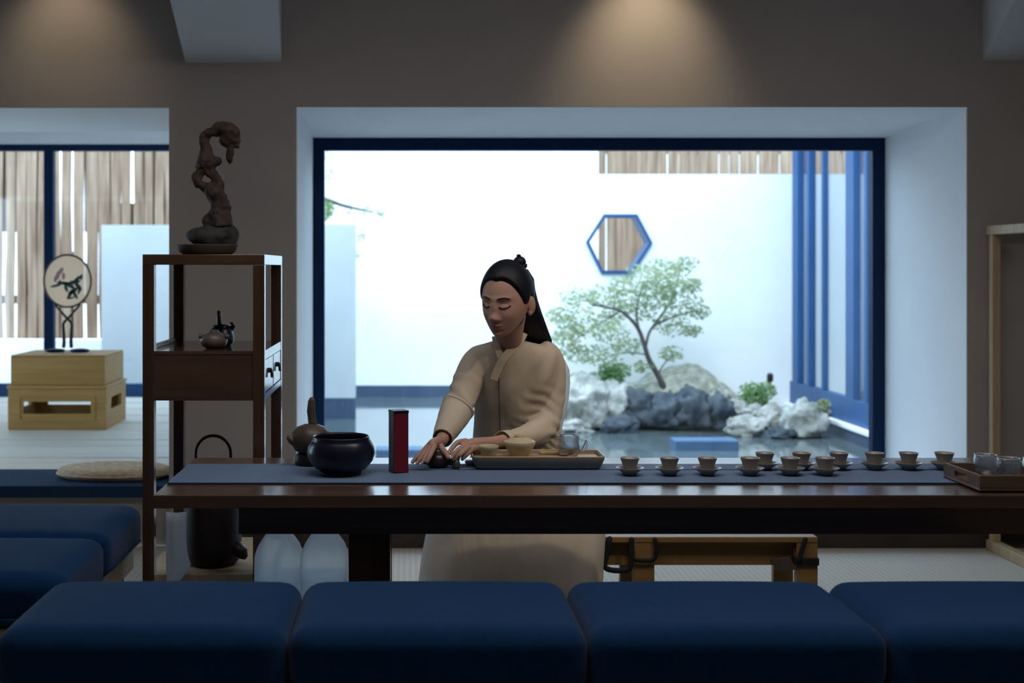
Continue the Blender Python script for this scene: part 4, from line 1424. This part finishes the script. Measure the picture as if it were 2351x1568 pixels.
def on_tray(x, y, z=None):
    q = on_table(x, y, z or IZ)
    q.z = z or IZ
    return q


q = Vector((PX(1122, 4.13), 4.135, IZ))
t = thing('cream_cup', 'small cream cup at the near end of the tea tray', 'cup', q)
MB().lathe([(0, .002), (.017, .002), (.018, 0), (.021, .002), (.024, .010), (.031, .032), (.0335, .040), (.032, .0412), (.030, .038), (.022, .012), (0, .008)], q, 36).build('body', M['cream'], t, smooth=True)
MB().lathe([(.0295, .0345), (0, .0345)], q, 24).build('tea', M['tea'], t)
q = Vector((PX(1193, 4.16), 4.165, IZ))
t = thing('lidded_tea_bowl', 'cream lidded tea bowl in the middle of the tray', 'tea bowl', q)
MB().lathe([(0, .002), (.024, .002), (.025, 0), (.028, .003), (.036, .014), (.047, .036), (.0525, .050), (.051, .0515), (.048, .048), (.036, .018), (0, .008)], q, 44).build('bowl', M['cream'], t, smooth=True)
MB().lathe([(.050, .0505), (.046, .054), (.032, .061), (.017, .064), (.016, .067), (.018, .070), (.014, .071), (0, .070)], q, 40).build('lid', M['cream'], t, smooth=True)
q = Vector((PX(1306, 4.19), 4.19, IZ))
t = thing('glass_pitcher', 'clear glass fairness pitcher with a little tea on the tray', 'pitcher', q)
MB().lathe([(0, 0), (.026, 0), (.034, .010), (.037, .024), (.034, .040), (.032, .056), (.036, .066), (.0345, .066), (.0305, .056), (.0325, .040), (.035, .024), (.031, .010), (0, .003)], q, 40).build('body', M['tumbler'], t, smooth=True)
MB().lathe([(0, .004), (.030, .010), (.034, .022), (0, .0225)], q, 36).build('tea', M['tea'], t, smooth=True)
MB().tube(spline([tuple(q + Vector(v)) for v in ((.033, -.01, .056), (.054, -.014, .050), (.054, -.014, .026), (.036, -.01, .016))], 5), .0035, 8).build('handle', M['tumbler'], t, smooth=True)
a = Vector((PX(1325, 4.15), 4.150, IZ))
o = MB().tube(spline([tuple(a + Vector(v)) for v in ((-.03, -.004, .004), (-.005, -.002, .008), (.016, 0, .028), (.030, .002, .056))], 6), [.0060] * 6 + [.0030] * 13, 10, flat=(1, .5)).build('tea_scoop', M['clay_grey'], None, smooth=True)
tag(o, 'slender tea scoop leaning beside the glass pitcher', 'scoop')
o = MB().box(PX(1238, 4.22), PX(1285, 4.22), 4.205, 4.235, IZ, IZ + .010, bev=.003).build('tea_board', M['tray_in'], None)
tag(o, 'small bamboo slip lying on the tray behind the lidded bowl', 'board')
o = MB().box(PX(1068, 4.2), PX(1092, 4.2), 4.20, 4.24, RZ, RZ + .012, bev=.005).build('white_rest', M['white_paint'], None)
tag(o, 'small white porcelain rest between the teapot and the tray', 'rest')

# ---- cups on saucers
FR = [1446, 1537, 1624, 1722, 1814, 1894]
BK = [1756, 1840, 1926, 2007, 2086, 2168]
names = ['first', 'second', 'third', 'fourth', 'fifth', 'sixth']
proto_c = proto_s = None


def build_cup(q, lab):
    t = thing('tea_cup', lab, 'cup', q, 'grey tea cups set out in two rows')
    MB().lathe([(0, .0025), (.0155, .0025), (.016, 0), (.0185, .001), (.020, .008), (.025, .026), (.0300, .0395), (.0308, .041), (.0290, .0405), (.0235, .026), (.017, .008), (0, .006)], q, 36).build('bowl', M['grey_cup'], t, smooth=True)
    return t


def build_saucer(q, lab):
    t = thing('saucer', lab, 'saucer', q, 'grey saucers under the tea cups')
    MB().lathe([(0, .002), (.018, .002), (.019, 0), (.022, .002), (.022, .006), (.030, .012), (.0435, .0215), (.0442, .023), (.0420, .0225), (.028, .0145), (.020, .0125), (0, .0125)], q, 36).build('dish', M['grey_cup'], t, smooth=True)
    return t


def copy_thing(src, q, lab):
    c = src.copy()
    COL.objects.link(c)
    c.location = q
    c['label'] = lab
    for ch in src.children:
        d = ch.copy()
        COL.objects.link(d)
        d.parent = c
    return c


for row, ysx, side in ((FR, 1090, 'near'), (BK, 1077.5, 'far')):
    for i, x in enumerate(row):
        q = on_table(x, ysx, RZ)
        q.z = RZ
        ls_ = f'grey saucer, {names[i]} of the {side} row counted from the tea tray'
        lc_ = f'grey tea cup, {names[i]} of the {side} row counted from the tea tray'
        qc = q + Vector((0, 0, .0128))
        if proto_s is None:
            proto_s, proto_c = build_saucer(q, ls_), build_cup(qc, lc_)
        else:
            copy_thing(proto_s, q, ls_)
            copy_thing(proto_c, qc, lc_)

# ---- wooden tray with tumblers
wx0, wx1, wy0, wy1 = 1.652, 2.10, 3.695, 3.945
t = thing('wooden_tray', 'brown wooden tray with slotted handles near the table front edge', 'tray', ((wx0 + wx1) / 2, (wy0 + wy1) / 2, RZ))
wz = RZ + .001
MB().box(wx0, wx1, wy0, wy1, wz, wz + .008, bev=.002).build('base', M['tray_wood'], t)
MB().box(wx0, wx1, wy0, wy0 + .010, wz + .008, wz + .045, bev=.0015).build('long_side', M['tray_wood'], t)
MB().box(wx0, wx1, wy1 - .010, wy1, wz + .008, wz + .045, bev=.0015).build('long_side', M['tray_wood'], t)
for xa in (wx0, wx1 - .010):
    ya, yb = wy0 + .010, wy1 - .010
    m = MB().box(xa, xa + .010, ya, yb, wz + .008, wz + .018).box(xa, xa + .010, ya, yb, wz + .034, wz + .045)
    m.box(xa, xa + .010, ya, ya + .07, wz + .018, wz + .034).box(xa, xa + .010, yb - .07, yb, wz + .018, wz + .034)
    m.build('handle_side', M['tray_wood'], t)


def tumbler(x, d, lab, r=.034, h=.072):
    q = Vector((PX(x, d), d, wz + .008))
    t = thing('glass_tumbler', lab, 'glass', q, 'glass tumblers on the wooden tray')
    MB().lathe([(0, 0), (r * .86, 0), (r * .95, .004), (r, h * .5), (r * 1.0, h * .85), (r * .93, h * .92), (r * .95, h), (r * .90, h), (r * .88, h * .92), (r * .94, h * .5), (r * .88, .012), (0, .010)], q, 40).build('glass', M['tumbler'], t, smooth=True)
    MB().lathe([(0, .0105), (r * .86, .0125), (r * .90, h * .36), (0, h * .36)], q, 36).build('tea', M['water_clear'], t, smooth=True)
    MB().tube([q + Vector((math.cos(R(a)) * r * .93, math.sin(R(a)) * r * .93, h)) for a in range(0, 360, 10)], .0016, 6, closed=True).build('rim', M['tumbler_rim'], t, smooth=True)


M['water_clear'] = clear_mat('clear_drink', (0.80, 0.76, 0.70), 0.05, 0.4)
M['tumbler_rim'] = noise_mat('glass_rim', (0.45, 0.5, 0.56), (0.5, 0.55, 0.6), 0.1, (8, 8, 8), spec=0.8)
tumbler(2263, 3.87, 'glass tumbler nearest the slotted tray handle')
tumbler(2316, 3.80, 'glass tumbler in the middle of the wooden tray')
tumbler(2376, 3.80, 'glass tumbler cut off by the picture edge')

# ================================================================== THE WOMAN
from mathutils.bvhtree import BVHTree

root = thing('person', 'person in an ivory robe with a black topknot bending over the tea things', 'person', (PX(1180, 4.8), 4.86, 0))
HS = 1.08
HROT = Matrix.Rotation(R(-31), 3, 'Z') @ Matrix.Rotation(R(13), 3, 'X') @ Matrix.Rotation(R(3), 3, 'Y')
HC = P(1165, 684, 4.40)


def smooth01(t):
    t = max(0.0, min(1.0, t))
    return t * t * (3 - 2 * t)


def head_base(n):
    x, y, z = n.x * .0755, n.y * .097, n.z * .1135
    t = max(0.0, -n.z)
    x *= 1 - .27 * t ** 1.7
    if n.y > 0:
        y *= 1 - .40 * t
        z += .040 * t * n.y
    y -= .050 * t ** 1.8
    if n.y < 0 and n.z > 0:
        y *= 1 - .05 * n.z
    return Vector((x, y, z))


def head_point(n):
    p = head_base(n)
    w_ = smooth01((-n.y - .05) / .4)
    if w_ > 0:
        x, z = p.x, p.z

        def g(cx, cz, sx, sz):
            return math.exp(-((x - cx) / sx) ** 2 - ((z - cz) / sz) ** 2)
        dy = .0085 * g(0, -.010, .0105, .026) + .0145 * g(0, -.039, .0125, .0125) + .0055 * (g(.0125, -.044, .007, .007) + g(-.0125, -.044, .007, .007))
        dy -= .004 * g(0, -.054, .012, .005)
        for s in (-1, 1):
            dy -= .0065 * g(s * .031, .003, .018, .0115)
            dy += .0050 * g(s * .031, -.002, .0135, .0085)
            dy += .0045 * g(s * .029, .021, .022, .007)
            dy += .006 * g(s * .043, -.032, .021, .024)
        dy += .0060 * g(0, -.0650, .016, .0042) + .0068 * g(0, -.0740, .0145, .0048) - .0030 * g(0, -.0695, .019, .0016)
        dy -= .0045 * g(0, -.0845, .018, .006)
        dy += .0075 * g(0, -.1000, .018, .012)
        p.y -= dy * w_
    return p


def hw_(p):
    """head-local to world"""
    return HC + HROT @ (Vector(p) * HS)


def sphere_grid(nu, nv, fn):
    vs, fs = [], []
    for j in range(nv + 1):
        th = math.pi * j / nv
        for i in range(nu):
            a = 2 * math.pi * i / nu
            vs.append(fn(Vector((math.sin(th) * math.sin(a), -math.sin(th) * math.cos(a), math.cos(th)))))
    for j in range(nv):
        for i in range(nu):
            i2 = (i + 1) % nu
            fs.append((j * nu + i, (j + 1) * nu + i, (j + 1) * nu + i2, j * nu + i2))
    return vs, fs


bd_ = MB()
vs, fs = sphere_grid(200, 150, lambda n: hw_(head_point(n)))
bd_.add(vs, fs)
for s in (-1, 1):                                     # ears
    er = HROT @ Matrix.Rotation(R(-s * 18), 3, 'Z')
    bd_.ball(hw_((s * .0785, .010, -.021)), (.0075 * HS, .017 * HS, .030 * HS), rot=er, n=20)
    bd_.ball(hw_((s * .0765, .001, -.044)), (.006 * HS, .008 * HS, .010 * HS), rot=er, n=14)


def limb(mb, pts, n=20):
    """pts: (px x, px y, depth, radius in metres)"""
    q = spline([(*P(x, y, d), r) for x, y, d, r in pts], 6)
    mb.tube([p[:3] for p in q], [p[3] for p in q], n)


def limbw(mb, pts, n=20):
    q = spline(pts, 6)
    mb.tube([p[:3] for p in q], [p[3] for p in q], n)


nk = hw_((0, .022, -.060))
limbw(bd_, [(*nk, .050), (*(P(1170, 765, 4.47)), .047), (*(P(1168, 792, 4.52)), .052), (*(P(1172, 830, 4.57)), .075), (*(P(1178, 900, 4.60)), .085), (*(P(1184, 990, 4.68)), .085), (*(P(1188, 1100, 4.78)), .10), (*(P(1190, 1190, 4.86)), .11)])
bd_.ball(P(1160, 806, 4.505), (.060, .040, .050), n=20)
bd_.ball(P(1176, 826, 4.57), (.135, .055, .045), n=24)
# arms
limb(bd_, [(1108, 822, 4.56, .034), (1084, 865, 4.52, .030), (1054, 938, 4.45, .028), (1030, 975, 4.35, .030), (1016, 1008, 4.255, .0215)])
limb(bd_, [(1250, 822, 4.57, .034), (1264, 870, 4.57, .032), (1262, 935, 4.56, .030), (1252, 985, 4.51, .032), (1205, 1003, 4.40, .028), (1150, 1014, 4.285, .0225), (1122, 1017, 4.235, .0205)])
# hands: palm + five unequal bent fingers each (pixel, pixel, depth, radius)
RH = [
    [(1016, 1008, 4.255, .0215), (1008, 1016, 4.222, .0215), (998, 1020, 4.190, .021), (992, 1021, 4.172, .016)],
    [(1010, 1014, 4.215, .018), (996, 1017, 4.165, .016), (990, 1020, 4.145, .012)],
    [(992, 1015, 4.195, .0105), (974, 1033, 4.165, .0088), (958, 1049, 4.145, .0080), (946, 1062, 4.135, .0062)],
    [(991, 1018, 4.170, .0105), (976, 1038, 4.130, .0090), (965, 1053, 4.110, .0080), (957, 1064, 4.100, .0062)],
    [(993, 1021, 4.145, .0105), (981, 1042, 4.098, .0088), (973, 1055, 4.083, .0078), (968, 1064, 4.078, .0062)],
    [(998, 1022, 4.130, .0100), (989, 1042, 4.085, .0085), (983, 1055, 4.072, .0075), (979, 1062, 4.068, .0060)],
    [(1008, 1020, 4.205, .0120), (1018, 1034, 4.150, .0100), (1026, 1044, 4.115, .0085), (1030, 1052, 4.100, .0065)],
]
LH = [
    [(1122, 1017, 4.235, .0205), (1105, 1018, 4.212, .0205), (1086, 1020, 4.190, .021), (1074, 1022, 4.175, .016)],
    [(1110, 1024, 4.215, .017), (1090, 1029, 4.180, .016), (1078, 1031, 4.165, .012)],
    [(1072, 1013, 4.190, .0105), (1051, 1016, 4.165, .0090), (1038, 1029, 4.145, .0082), (1029, 1043, 4.130, .0062)],
    [(1072, 1021, 4.170, .0105), (1055, 1031, 4.140, .0090), (1044, 1042, 4.128, .0080), (1037, 1052, 4.122, .0062)],
    [(1076, 1027, 4.160, .0100), (1062, 1039, 4.135, .0086), (1053, 1048, 4.128, .0076), (1047, 1056, 4.125, .0060)],
    [(1084, 1032, 4.165, .0092), (1072, 1043, 4.145, .0078), (1065, 1050, 4.140, .0070), (1060, 1056, 4.138, .0055)],
    [(1092, 1022, 4.215, .0120), (1070, 1030, 4.200, .0100), (1054, 1040, 4.180, .0085), (1044, 1050, 4.165, .0065)],
]
for hand in (RH, LH):
    for ch in hand:
        limb(bd_, ch, 14)
skin = remeshed(bd_, .0026, 1)
inv = HROT.transposed()
for i, f in enumerate(skin.f):
    c = sum((skin.v[j] for j in f), Vector()) / len(f)
    l = inv @ (c - HC) / HS
    if l.y < -.07 and abs(l.x) < .0215:
        u = abs(l.x) / .0215
        if -.0695 - .0075 * (1 - u * u) < l.z < -.0690 + .0062 * (1 - u ** 1.5):
            skin.m[i] = 1
body = skin.build('body', [M['skin'], M['lips']], root, smooth=True)
bvh = BVHTree.FromPolygons([inv @ (v - HC) / HS for v in skin.v], skin.f)


def on_face(x, z, off):
    h = bvh.ray_cast(Vector((x, -.3, z)), Vector((0, 1, 0)))
    y = h[0].y if h[0] is not None else -.08
    return hw_((x, y - off, z))


for s in (-1, 1):
    cv = spline([(s * .013, .0195), (s * .022, .0225), (s * .034, .0235), (s * .047, .0185)], 6)
    n_ = len(cv)
    MB().tube([on_face(x, z, .0004) for x, z in cv], [.0014 + .0011 * math.sin(math.pi * (i / (n_ - 1)) ** .7) for i in range(n_)], 8).build('eyebrow', M['lash'], root, smooth=True)
    cv = spline([(s * .0165, -.0045), (s * .024, -.0085), (s * .033, -.0095), (s * .042, -.0070), (s * .048, -.0025)], 6)
    MB().tube([on_face(x, z, .0006) for x, z in cv], .0021, 8).build('eyelash', M['lash'], root, smooth=True)
    cv = spline([(s * .018, .0035), (s * .026, .0070), (s * .035, .0070), (s * .044, .0025)], 6)
    MB().tube([on_face(x, z, .0001) for x, z in cv], .0010, 6).build('eyelid_crease', M['lid'], root, smooth=True)

# fingernails
nl = []
for hand, fl in ((RH, (2, 3, 4)), (LH, (2, 3, 6))):
    for i in fl:
        a, b = P(*hand[i][-2][:3]), P(*hand[i][-1][:3])
        dr = (b - a).normalized()
        c = b + Vector((0, -.0045, .0028))
        MB().ball(c, (.0042, .0022, .0062), rot=dr.to_track_quat('Z', 'Y').to_matrix(), n=10).build('fingernail', M['nail'], root, smooth=True)


# hair: a close cap that dives under the skin at the hairline
def hairline(y, x=.1):
    pts = [(-.20, .090), (-.088, .083), (-.074, .074), (-.060, .054), (-.046, .020), (-.030, -.016), (-.012, -.022), (.004, .002), (.022, -.016), (.040, -.080), (.2, -.090)]
    for (a, b), (c, d) in zip(pts, pts[1:]):
        if a <= y <= c:
            return b + (d - b) * (y - a) / (c - a) - (.010 * math.exp(-(x / .013) ** 2) if y < -.05 else 0)
    return -.09


def hair_point(n):
    p = head_base(n)
    k = smooth01((p.z - hairline(p.y, p.x) + .004) / .030)
    off = -.005 + k * (.013 + .003 * max(0, n.z))
    nn = Vector((n.x / .0755, n.y / .097, n.z / .1135)).normalized()
    return hw_(p + nn * off)


vs, fs = sphere_grid(120, 90, hair_point)
hair = MB().add(vs, fs).build('hair', M['hair'], root, smooth=True)
bun = MB()
bn = P(1193, 602, 4.425)
bun.ball(bn, (.0225, .0225, .021), n=20)
bun.tube([bn + Vector((.008, 0, -.022)), bn + Vector((.003, 0, -.010))], [.021, .018], 16)
bun.ball(bn + Vector((-.003, 0, .022)), (.008, .008, .006), n=14)
bun.build('topknot', M['hair'], root, smooth=True)
MB().tube([bn + Vector((.005, 0, -.014)) + Vector((math.cos(R(a)) * .019, math.sin(R(a)) * .019, math.cos(R(a)) * .006)) for a in range(0, 360, 15)], .003, 8, closed=True).build('hair_tie', M['strap'], root, smooth=True)
rows = [(618, 1180, 1212, 4.46, .030), (640, 1168, 1226, 4.475, .045), (665, 1172, 1229, 4.49, .050), (690, 1178, 1235, 4.505, .048), (715, 1184, 1243, 4.52, .042), (740, 1190, 1252, 4.54, .036), (762, 1196, 1260, 4.565, .030),
        (780, 1204, 1267, 4.60, .024), (800, 1206, 1268, 4.655, .020), (850, 1204, 1262, 4.70, .018), (920, 1200, 1250, 4.75, .016)]
vs, fs = [], []
n_ = 28
for y, xa, xb, d, th in rows:
    a, b = P(xa, y, d), P(xb, y, d)
    c, h = (a + b) / 2, (b - a) / 2
    for i in range(n_):
        al = 2 * math.pi * i / n_
        vs.append(c + h * math.cos(al) + Vector((0, 1, 0)) * th * math.sin(al) + Vector((0, .0012 * math.sin(al * 9), 0)))
for j in range(len(rows) - 1):
    for i in range(n_):
        i2 = (i + 1) % n_
        fs.append((j * n_ + i, j * n_ + i2, (j + 1) * n_ + i2, (j + 1) * n_ + i))
fs += [tuple(range(n_)), tuple((len(rows) - 1) * n_ + i for i in range(n_))]
MB().add(vs, fs).build('long_hair', M['hair'], root, smooth=True)

# robe
rb = MB()
secs = [  # y, centre x, depth, half width px, half depth m
    (783, 1170, 4.545, 40, .050), (790, 1172, 4.545, 62, .066), (799, 1176, 4.550, 94, .080), (815, 1178, 4.555, 106, .092), (840, 1180, 4.565, 108, .102), (880, 1182, 4.585, 103, .110),
    (930, 1184, 4.615, 97, .112), (985, 1186, 4.655, 98, .114), (1040, 1188, 4.700, 104, .122), (1100, 1189, 4.760, 122, .140), (1170, 1190, 4.830, 140, .160)]
n_ = 48
ss = spline(secs, 4)
vs, fs = [], []
for y, cx_, d, hwp, hd in ss:
    c = P(cx_, y, d)
    h = hwp * d / FPX
    for i in range(n_):
        al = 2 * math.pi * i / n_
        ca, sa = math.cos(al), math.sin(al)
        e = 2 / 2.4
        vs.append(c + Vector((math.copysign(abs(ca) ** e, ca) * h, math.copysign(abs(sa) ** e, sa) * hd, 0)))
for j in range(len(ss) - 1):
    for i in range(n_):
        i2 = (i + 1) % n_
        fs.append((j * n_ + i, j * n_ + i2, (j + 1) * n_ + i2, (j + 1) * n_ + i))
fs += [tuple(range(n_)), tuple((len(ss) - 1) * n_ + i for i in range(n_))]
rb.add(vs, fs)
# upper sleeves
limb(rb, [(1118, 822, 4.555, .045), (1096, 832, 4.545, .054), (1078, 868, 4.515, .054), (1060, 915, 4.475, .051), (1048, 945, 4.445, .047)])
limb(rb, [(1238, 812, 4.57, .052), (1258, 827, 4.575, .058), (1263, 872, 4.575, .055), (1262, 925, 4.565, .052), (1255, 965, 4.545, .051), (1240, 988, 4.500, .050), (1212, 1001, 4.425, .044), (1185, 1008, 4.365, .038), (1163, 1012, 4.315, .034)])


def robe_fold(v):
    d = .0035 * noise.noise(Vector((v.x * 14, v.y * 14, v.z * 6)))
    # creases that run across the bent elbows
    for ex, ey, ed in ((1255, 972, 4.53), (1050, 935, 4.45)):
        q = P(ex, ey, ed)
        r_ = (v - q).length
        if r_ < .16:
            d += .0075 * (1 - r_ / .16) * math.sin((v.x * .8 + v.z * 1.2) * 105 + 6 * noise.noise(v * 11)) * (.5 + .8 * noise.noise(v * 9 + Vector((3, 1, 2))))
    q = P(1245, 860, 4.5)
    r_ = (v - q).length
    if r_ < .12:
        d += .003 * (1 - r_ / .14) * math.sin((v.x * 1.0 - v.z * .55) * 80 + 2 * noise.noise(v * 12))
    # long soft folds falling from the shoulders across the chest
    k_ = smooth01((1.10 - v.z) / .06) * smooth01((v.z - .70) / .10)
    d += .0028 * k_ * math.sin((v.x * 1.0 - v.z * .30) * 46 + 4 * noise.noise(Vector((v.x * 4, v.y * 4, v.z * 2)))) * (.55 + noise.noise(v * 5))
    return d


rm = remeshed(rb, .0055, 3, robe_fold)
# neck opening: the cloth falls back inside the V
tri = [Vector((1134, 766)), Vector((1207, 762)), Vector((1151, 826))]
for v in rm.v:
    if v.y < 4.56:
        px_ = Vector((CX + v.x * FPX / v.y, CY - (v.z - H) * FPX / v.y))
        sg = []
        for a, b in zip(tri, tri[1:] + tri[:1]):
            e = b - a
            sg.append((e.x * (px_.y - a.y) - e.y * (px_.x - a.x)) / e.length)
        if min(sg) > -2 or max(sg) < 2:
            v.y += .045
rm.build('robe', M['robe'], root, smooth=True)
rbvh = BVHTree.FromPolygons(rm.v, rm.f)


def on_robe(x, y, off=.003, dflt=4.5):
    dr = P(x, y, 1.0) - Vector((0, 0, H))
    h = rbvh.ray_cast(Vector((0, 0, H)), dr.normalized())
    d = h[0].y if h[0] is not None and h[0].y < dflt + .07 else dflt
    return P(x, y, d - off)


def band(pts, halfw, name, th=.003):
    """a flat band of cloth laid on the robe along pixel points (x, y, optional depth)"""
    q = spline([(p[0], p[1], p[2] if len(p) > 2 else 0) for p in pts], 6)
    vs, fs = [], []
    for i, (x, y, dd) in enumerate(q):
        a, b = q[max(i - 1, 0)], q[min(i + 1, len(q) - 1)]
        tx, ty = b[0] - a[0], b[1] - a[1]
        L = math.hypot(tx, ty) or 1
        nx, ny = -ty / L, tx / L
        row = []
        for s in (-1, 0, 1):
            xx, yy = x + nx * halfw * s, y + ny * halfw * s
            row.append(P(xx, yy, dd) if dd > 1 else on_robe(xx, yy, .0035 + .002 * (1 - abs(s))))
        dm_ = min(v.y for v in row)
        row = [v if abs(v.y - dm_) < .02 else P(CX + v.x * FPX / v.y, CY - (v.z - H) * FPX / v.y, dm_ + .004) for v in row]
        vs += row
        vs += [v + Vector((0, .006 + th, 0)) for v in row]
    for i in range(len(q) - 1):
        a, b = i * 6, i * 6 + 6
        for k_ in (0, 1):
            fs.append((a + k_, a + k_ + 1, b + k_ + 1, b + k_))
            fs.append((a + 3 + k_, b + 3 + k_, b + 4 + k_, a + 4 + k_))
        fs.append((a, b, b + 3, a + 3))
        fs.append((a + 2, a + 5, b + 5, b + 2))
    fs += [(0, 1, 4, 3), (1, 2, 5, 4)]
    e = (len(q) - 1) * 6
    fs += [(e, e + 3, e + 4, e + 1), (e + 1, e + 4, e + 5, e + 2)]
    return MB().add(vs, fs).build(name, M['robe'], root, smooth=True, angle=50)


band([(1137, 772, 4.475), (1139, 786, 4.468), (1144, 804, 4.458), (1151, 824, 4.454)], 7.5, 'collar')
band([(1203, 764, 4.50), (1196, 778, 4.480), (1178, 799, 4.460), (1156, 823, 4.448), (1143, 848, 4.452), (1134, 872, 4.458)], 9, 'collar')
MB().tube([on_robe(x, y, .0006) for x, y in spline([(1146, 868), (1146, 900), (1147, 940), (1148, 980), (1149, 1030)], 6)], .0016, 6).build('front_seam', M['dish'], root, smooth=True)


# forearm sleeve of the arm on the red caddy's side: a wider turned-back sleeve with an open lip
def open_sleeve(pts, name, th=.003):
    q = spline([(*P(x, y, d), r) for x, y, d, r in pts], 6)
    c = [Vector(p[:3]) for p in q]
    rr = [p[3] for p in q]
    m = MB()
    m.tube(c, rr, 32, cap=False)
    nv_ = len(m.v)
    for v in m.v:
        v += Vector((0, 0, 0))
    inner = MB()
    inner.tube(c, [r - th for r in rr], 32, cap=False)
    m.add(inner.v, [tuple(reversed(f)) for f in inner.f])
    n = 32
    L = len(c) - 1
    for i in range(n):
        i2 = (i + 1) % n
        m.f.append((i, i2, nv_ + i2, nv_ + i))
        m.m.append(0)
        m.f.append((L * n + i, nv_ + L * n + i, nv_ + L * n + i2, L * n + i2))
        m.m.append(0)
    for v in m.v:
        v += Vector((.0025 * noise.noise(v * 25), .002 * noise.noise(v * 25 + Vector((5, 5, 5))), .003 * noise.noise(v * 18)))
    return m.build(name, M['robe'], root, smooth=True)


open_sleeve([(1054, 932, 4.452, .060), (1048, 942, 4.440, .057), (1040, 958, 4.405, .053), (1030, 978, 4.345, .045), (1021, 996, 4.290, .038), (1016, 1006, 4.262, .034)], 'forearm_sleeve')
open_sleeve([(1170, 1011, 4.33, .0355), (1160, 1012, 4.308, .0355), (1153, 1013, 4.294, .0355)], 'cuff')

# skirt falling to the floor round the bench end
rows = [(1030, 1088, 1290, 4.70, .128), (1080, 1075, 1305, 4.74, .15), (1140, 1030, 1345, 4.78, .18), (1190, 1000, 1380, 4.80, .20), (1228, 986, 1393, 4.81, .212), (1280, 975, 1394, 4.815, .22), (1337, 966, 1390, 4.82, .225), (1400, 958, 1386, 4.82, .23), (1440, 952, 1384, 4.82, .23)]
ss = spline(rows, 5)
n_ = 72
vs, fs = [], []
for j, (y, xa, xb, d, hd) in enumerate(ss):
    z = PZ(y, d - hd)
    c = Vector((((xa + xb) / 2 - CX) * (d - hd * .35) / FPX, d, max(z, .012)))
    h = (xb - xa) / 2 * (d - hd * .35) / FPX
    k_ = smooth01(j / len(ss) * 1.6)
    for i in range(n_):
        al = 2 * math.pi * i / n_
        ca, sa = math.cos(al), math.sin(al)
        e = 2 / 2.8
        rip = 1 + k_ * (.018 * math.sin(al * 9 + j * .05) + .012 * math.sin(al * 17 + 1.3) + .02 * noise.noise(Vector((ca * 2.2, sa * 2.2, z * 5))))
        vs.append(c + Vector((math.copysign(abs(ca) ** e, ca) * h * (1 + (rip - 1) * .4), math.copysign(abs(sa) ** e, sa) * hd * rip, 0)))
for j in range(len(ss) - 1):
    for i in range(n_):
        i2 = (i + 1) % n_
        fs.append((j * n_ + i, j * n_ + i2, (j + 1) * n_ + i2, (j + 1) * n_ + i))
fs.append(tuple(range(n_)))
sk = MB().add(vs, fs).build('skirt', M['skirt'], root, smooth=True)

# sheer gauze layer hanging from the shoulder behind the arm
rows = [(826, 1270, 1297), (850, 1272, 1308), (880, 1272, 1310), (915, 1268, 1307), (945, 1262, 1301), (965, 1258, 1294), (985, 1262, 1289), (1010, 1262, 1296), (1045, 1258, 1300), (1090, 1250, 1306)]
vs, fs = [], []
for j, (y, xa, xb) in enumerate(rows):
    for i in range(7):
        u = i / 6
        q = P(xa + (xb - xa) * u, y, 4.645 + .012 * j)
        q.y += .012 * math.sin(u * 6 + j * .7)
        vs.append(q)
for j in range(len(rows) - 1):
    for i in range(6):
        a = j * 7 + i
        fs.append((a, a + 1, a + 8, a + 7))
o = MB().add(vs, fs).build('gauze_layer', M['robe_sheer'], root, smooth=True)
o.modifiers.new('thick', 'SOLIDIFY').thickness = .0015
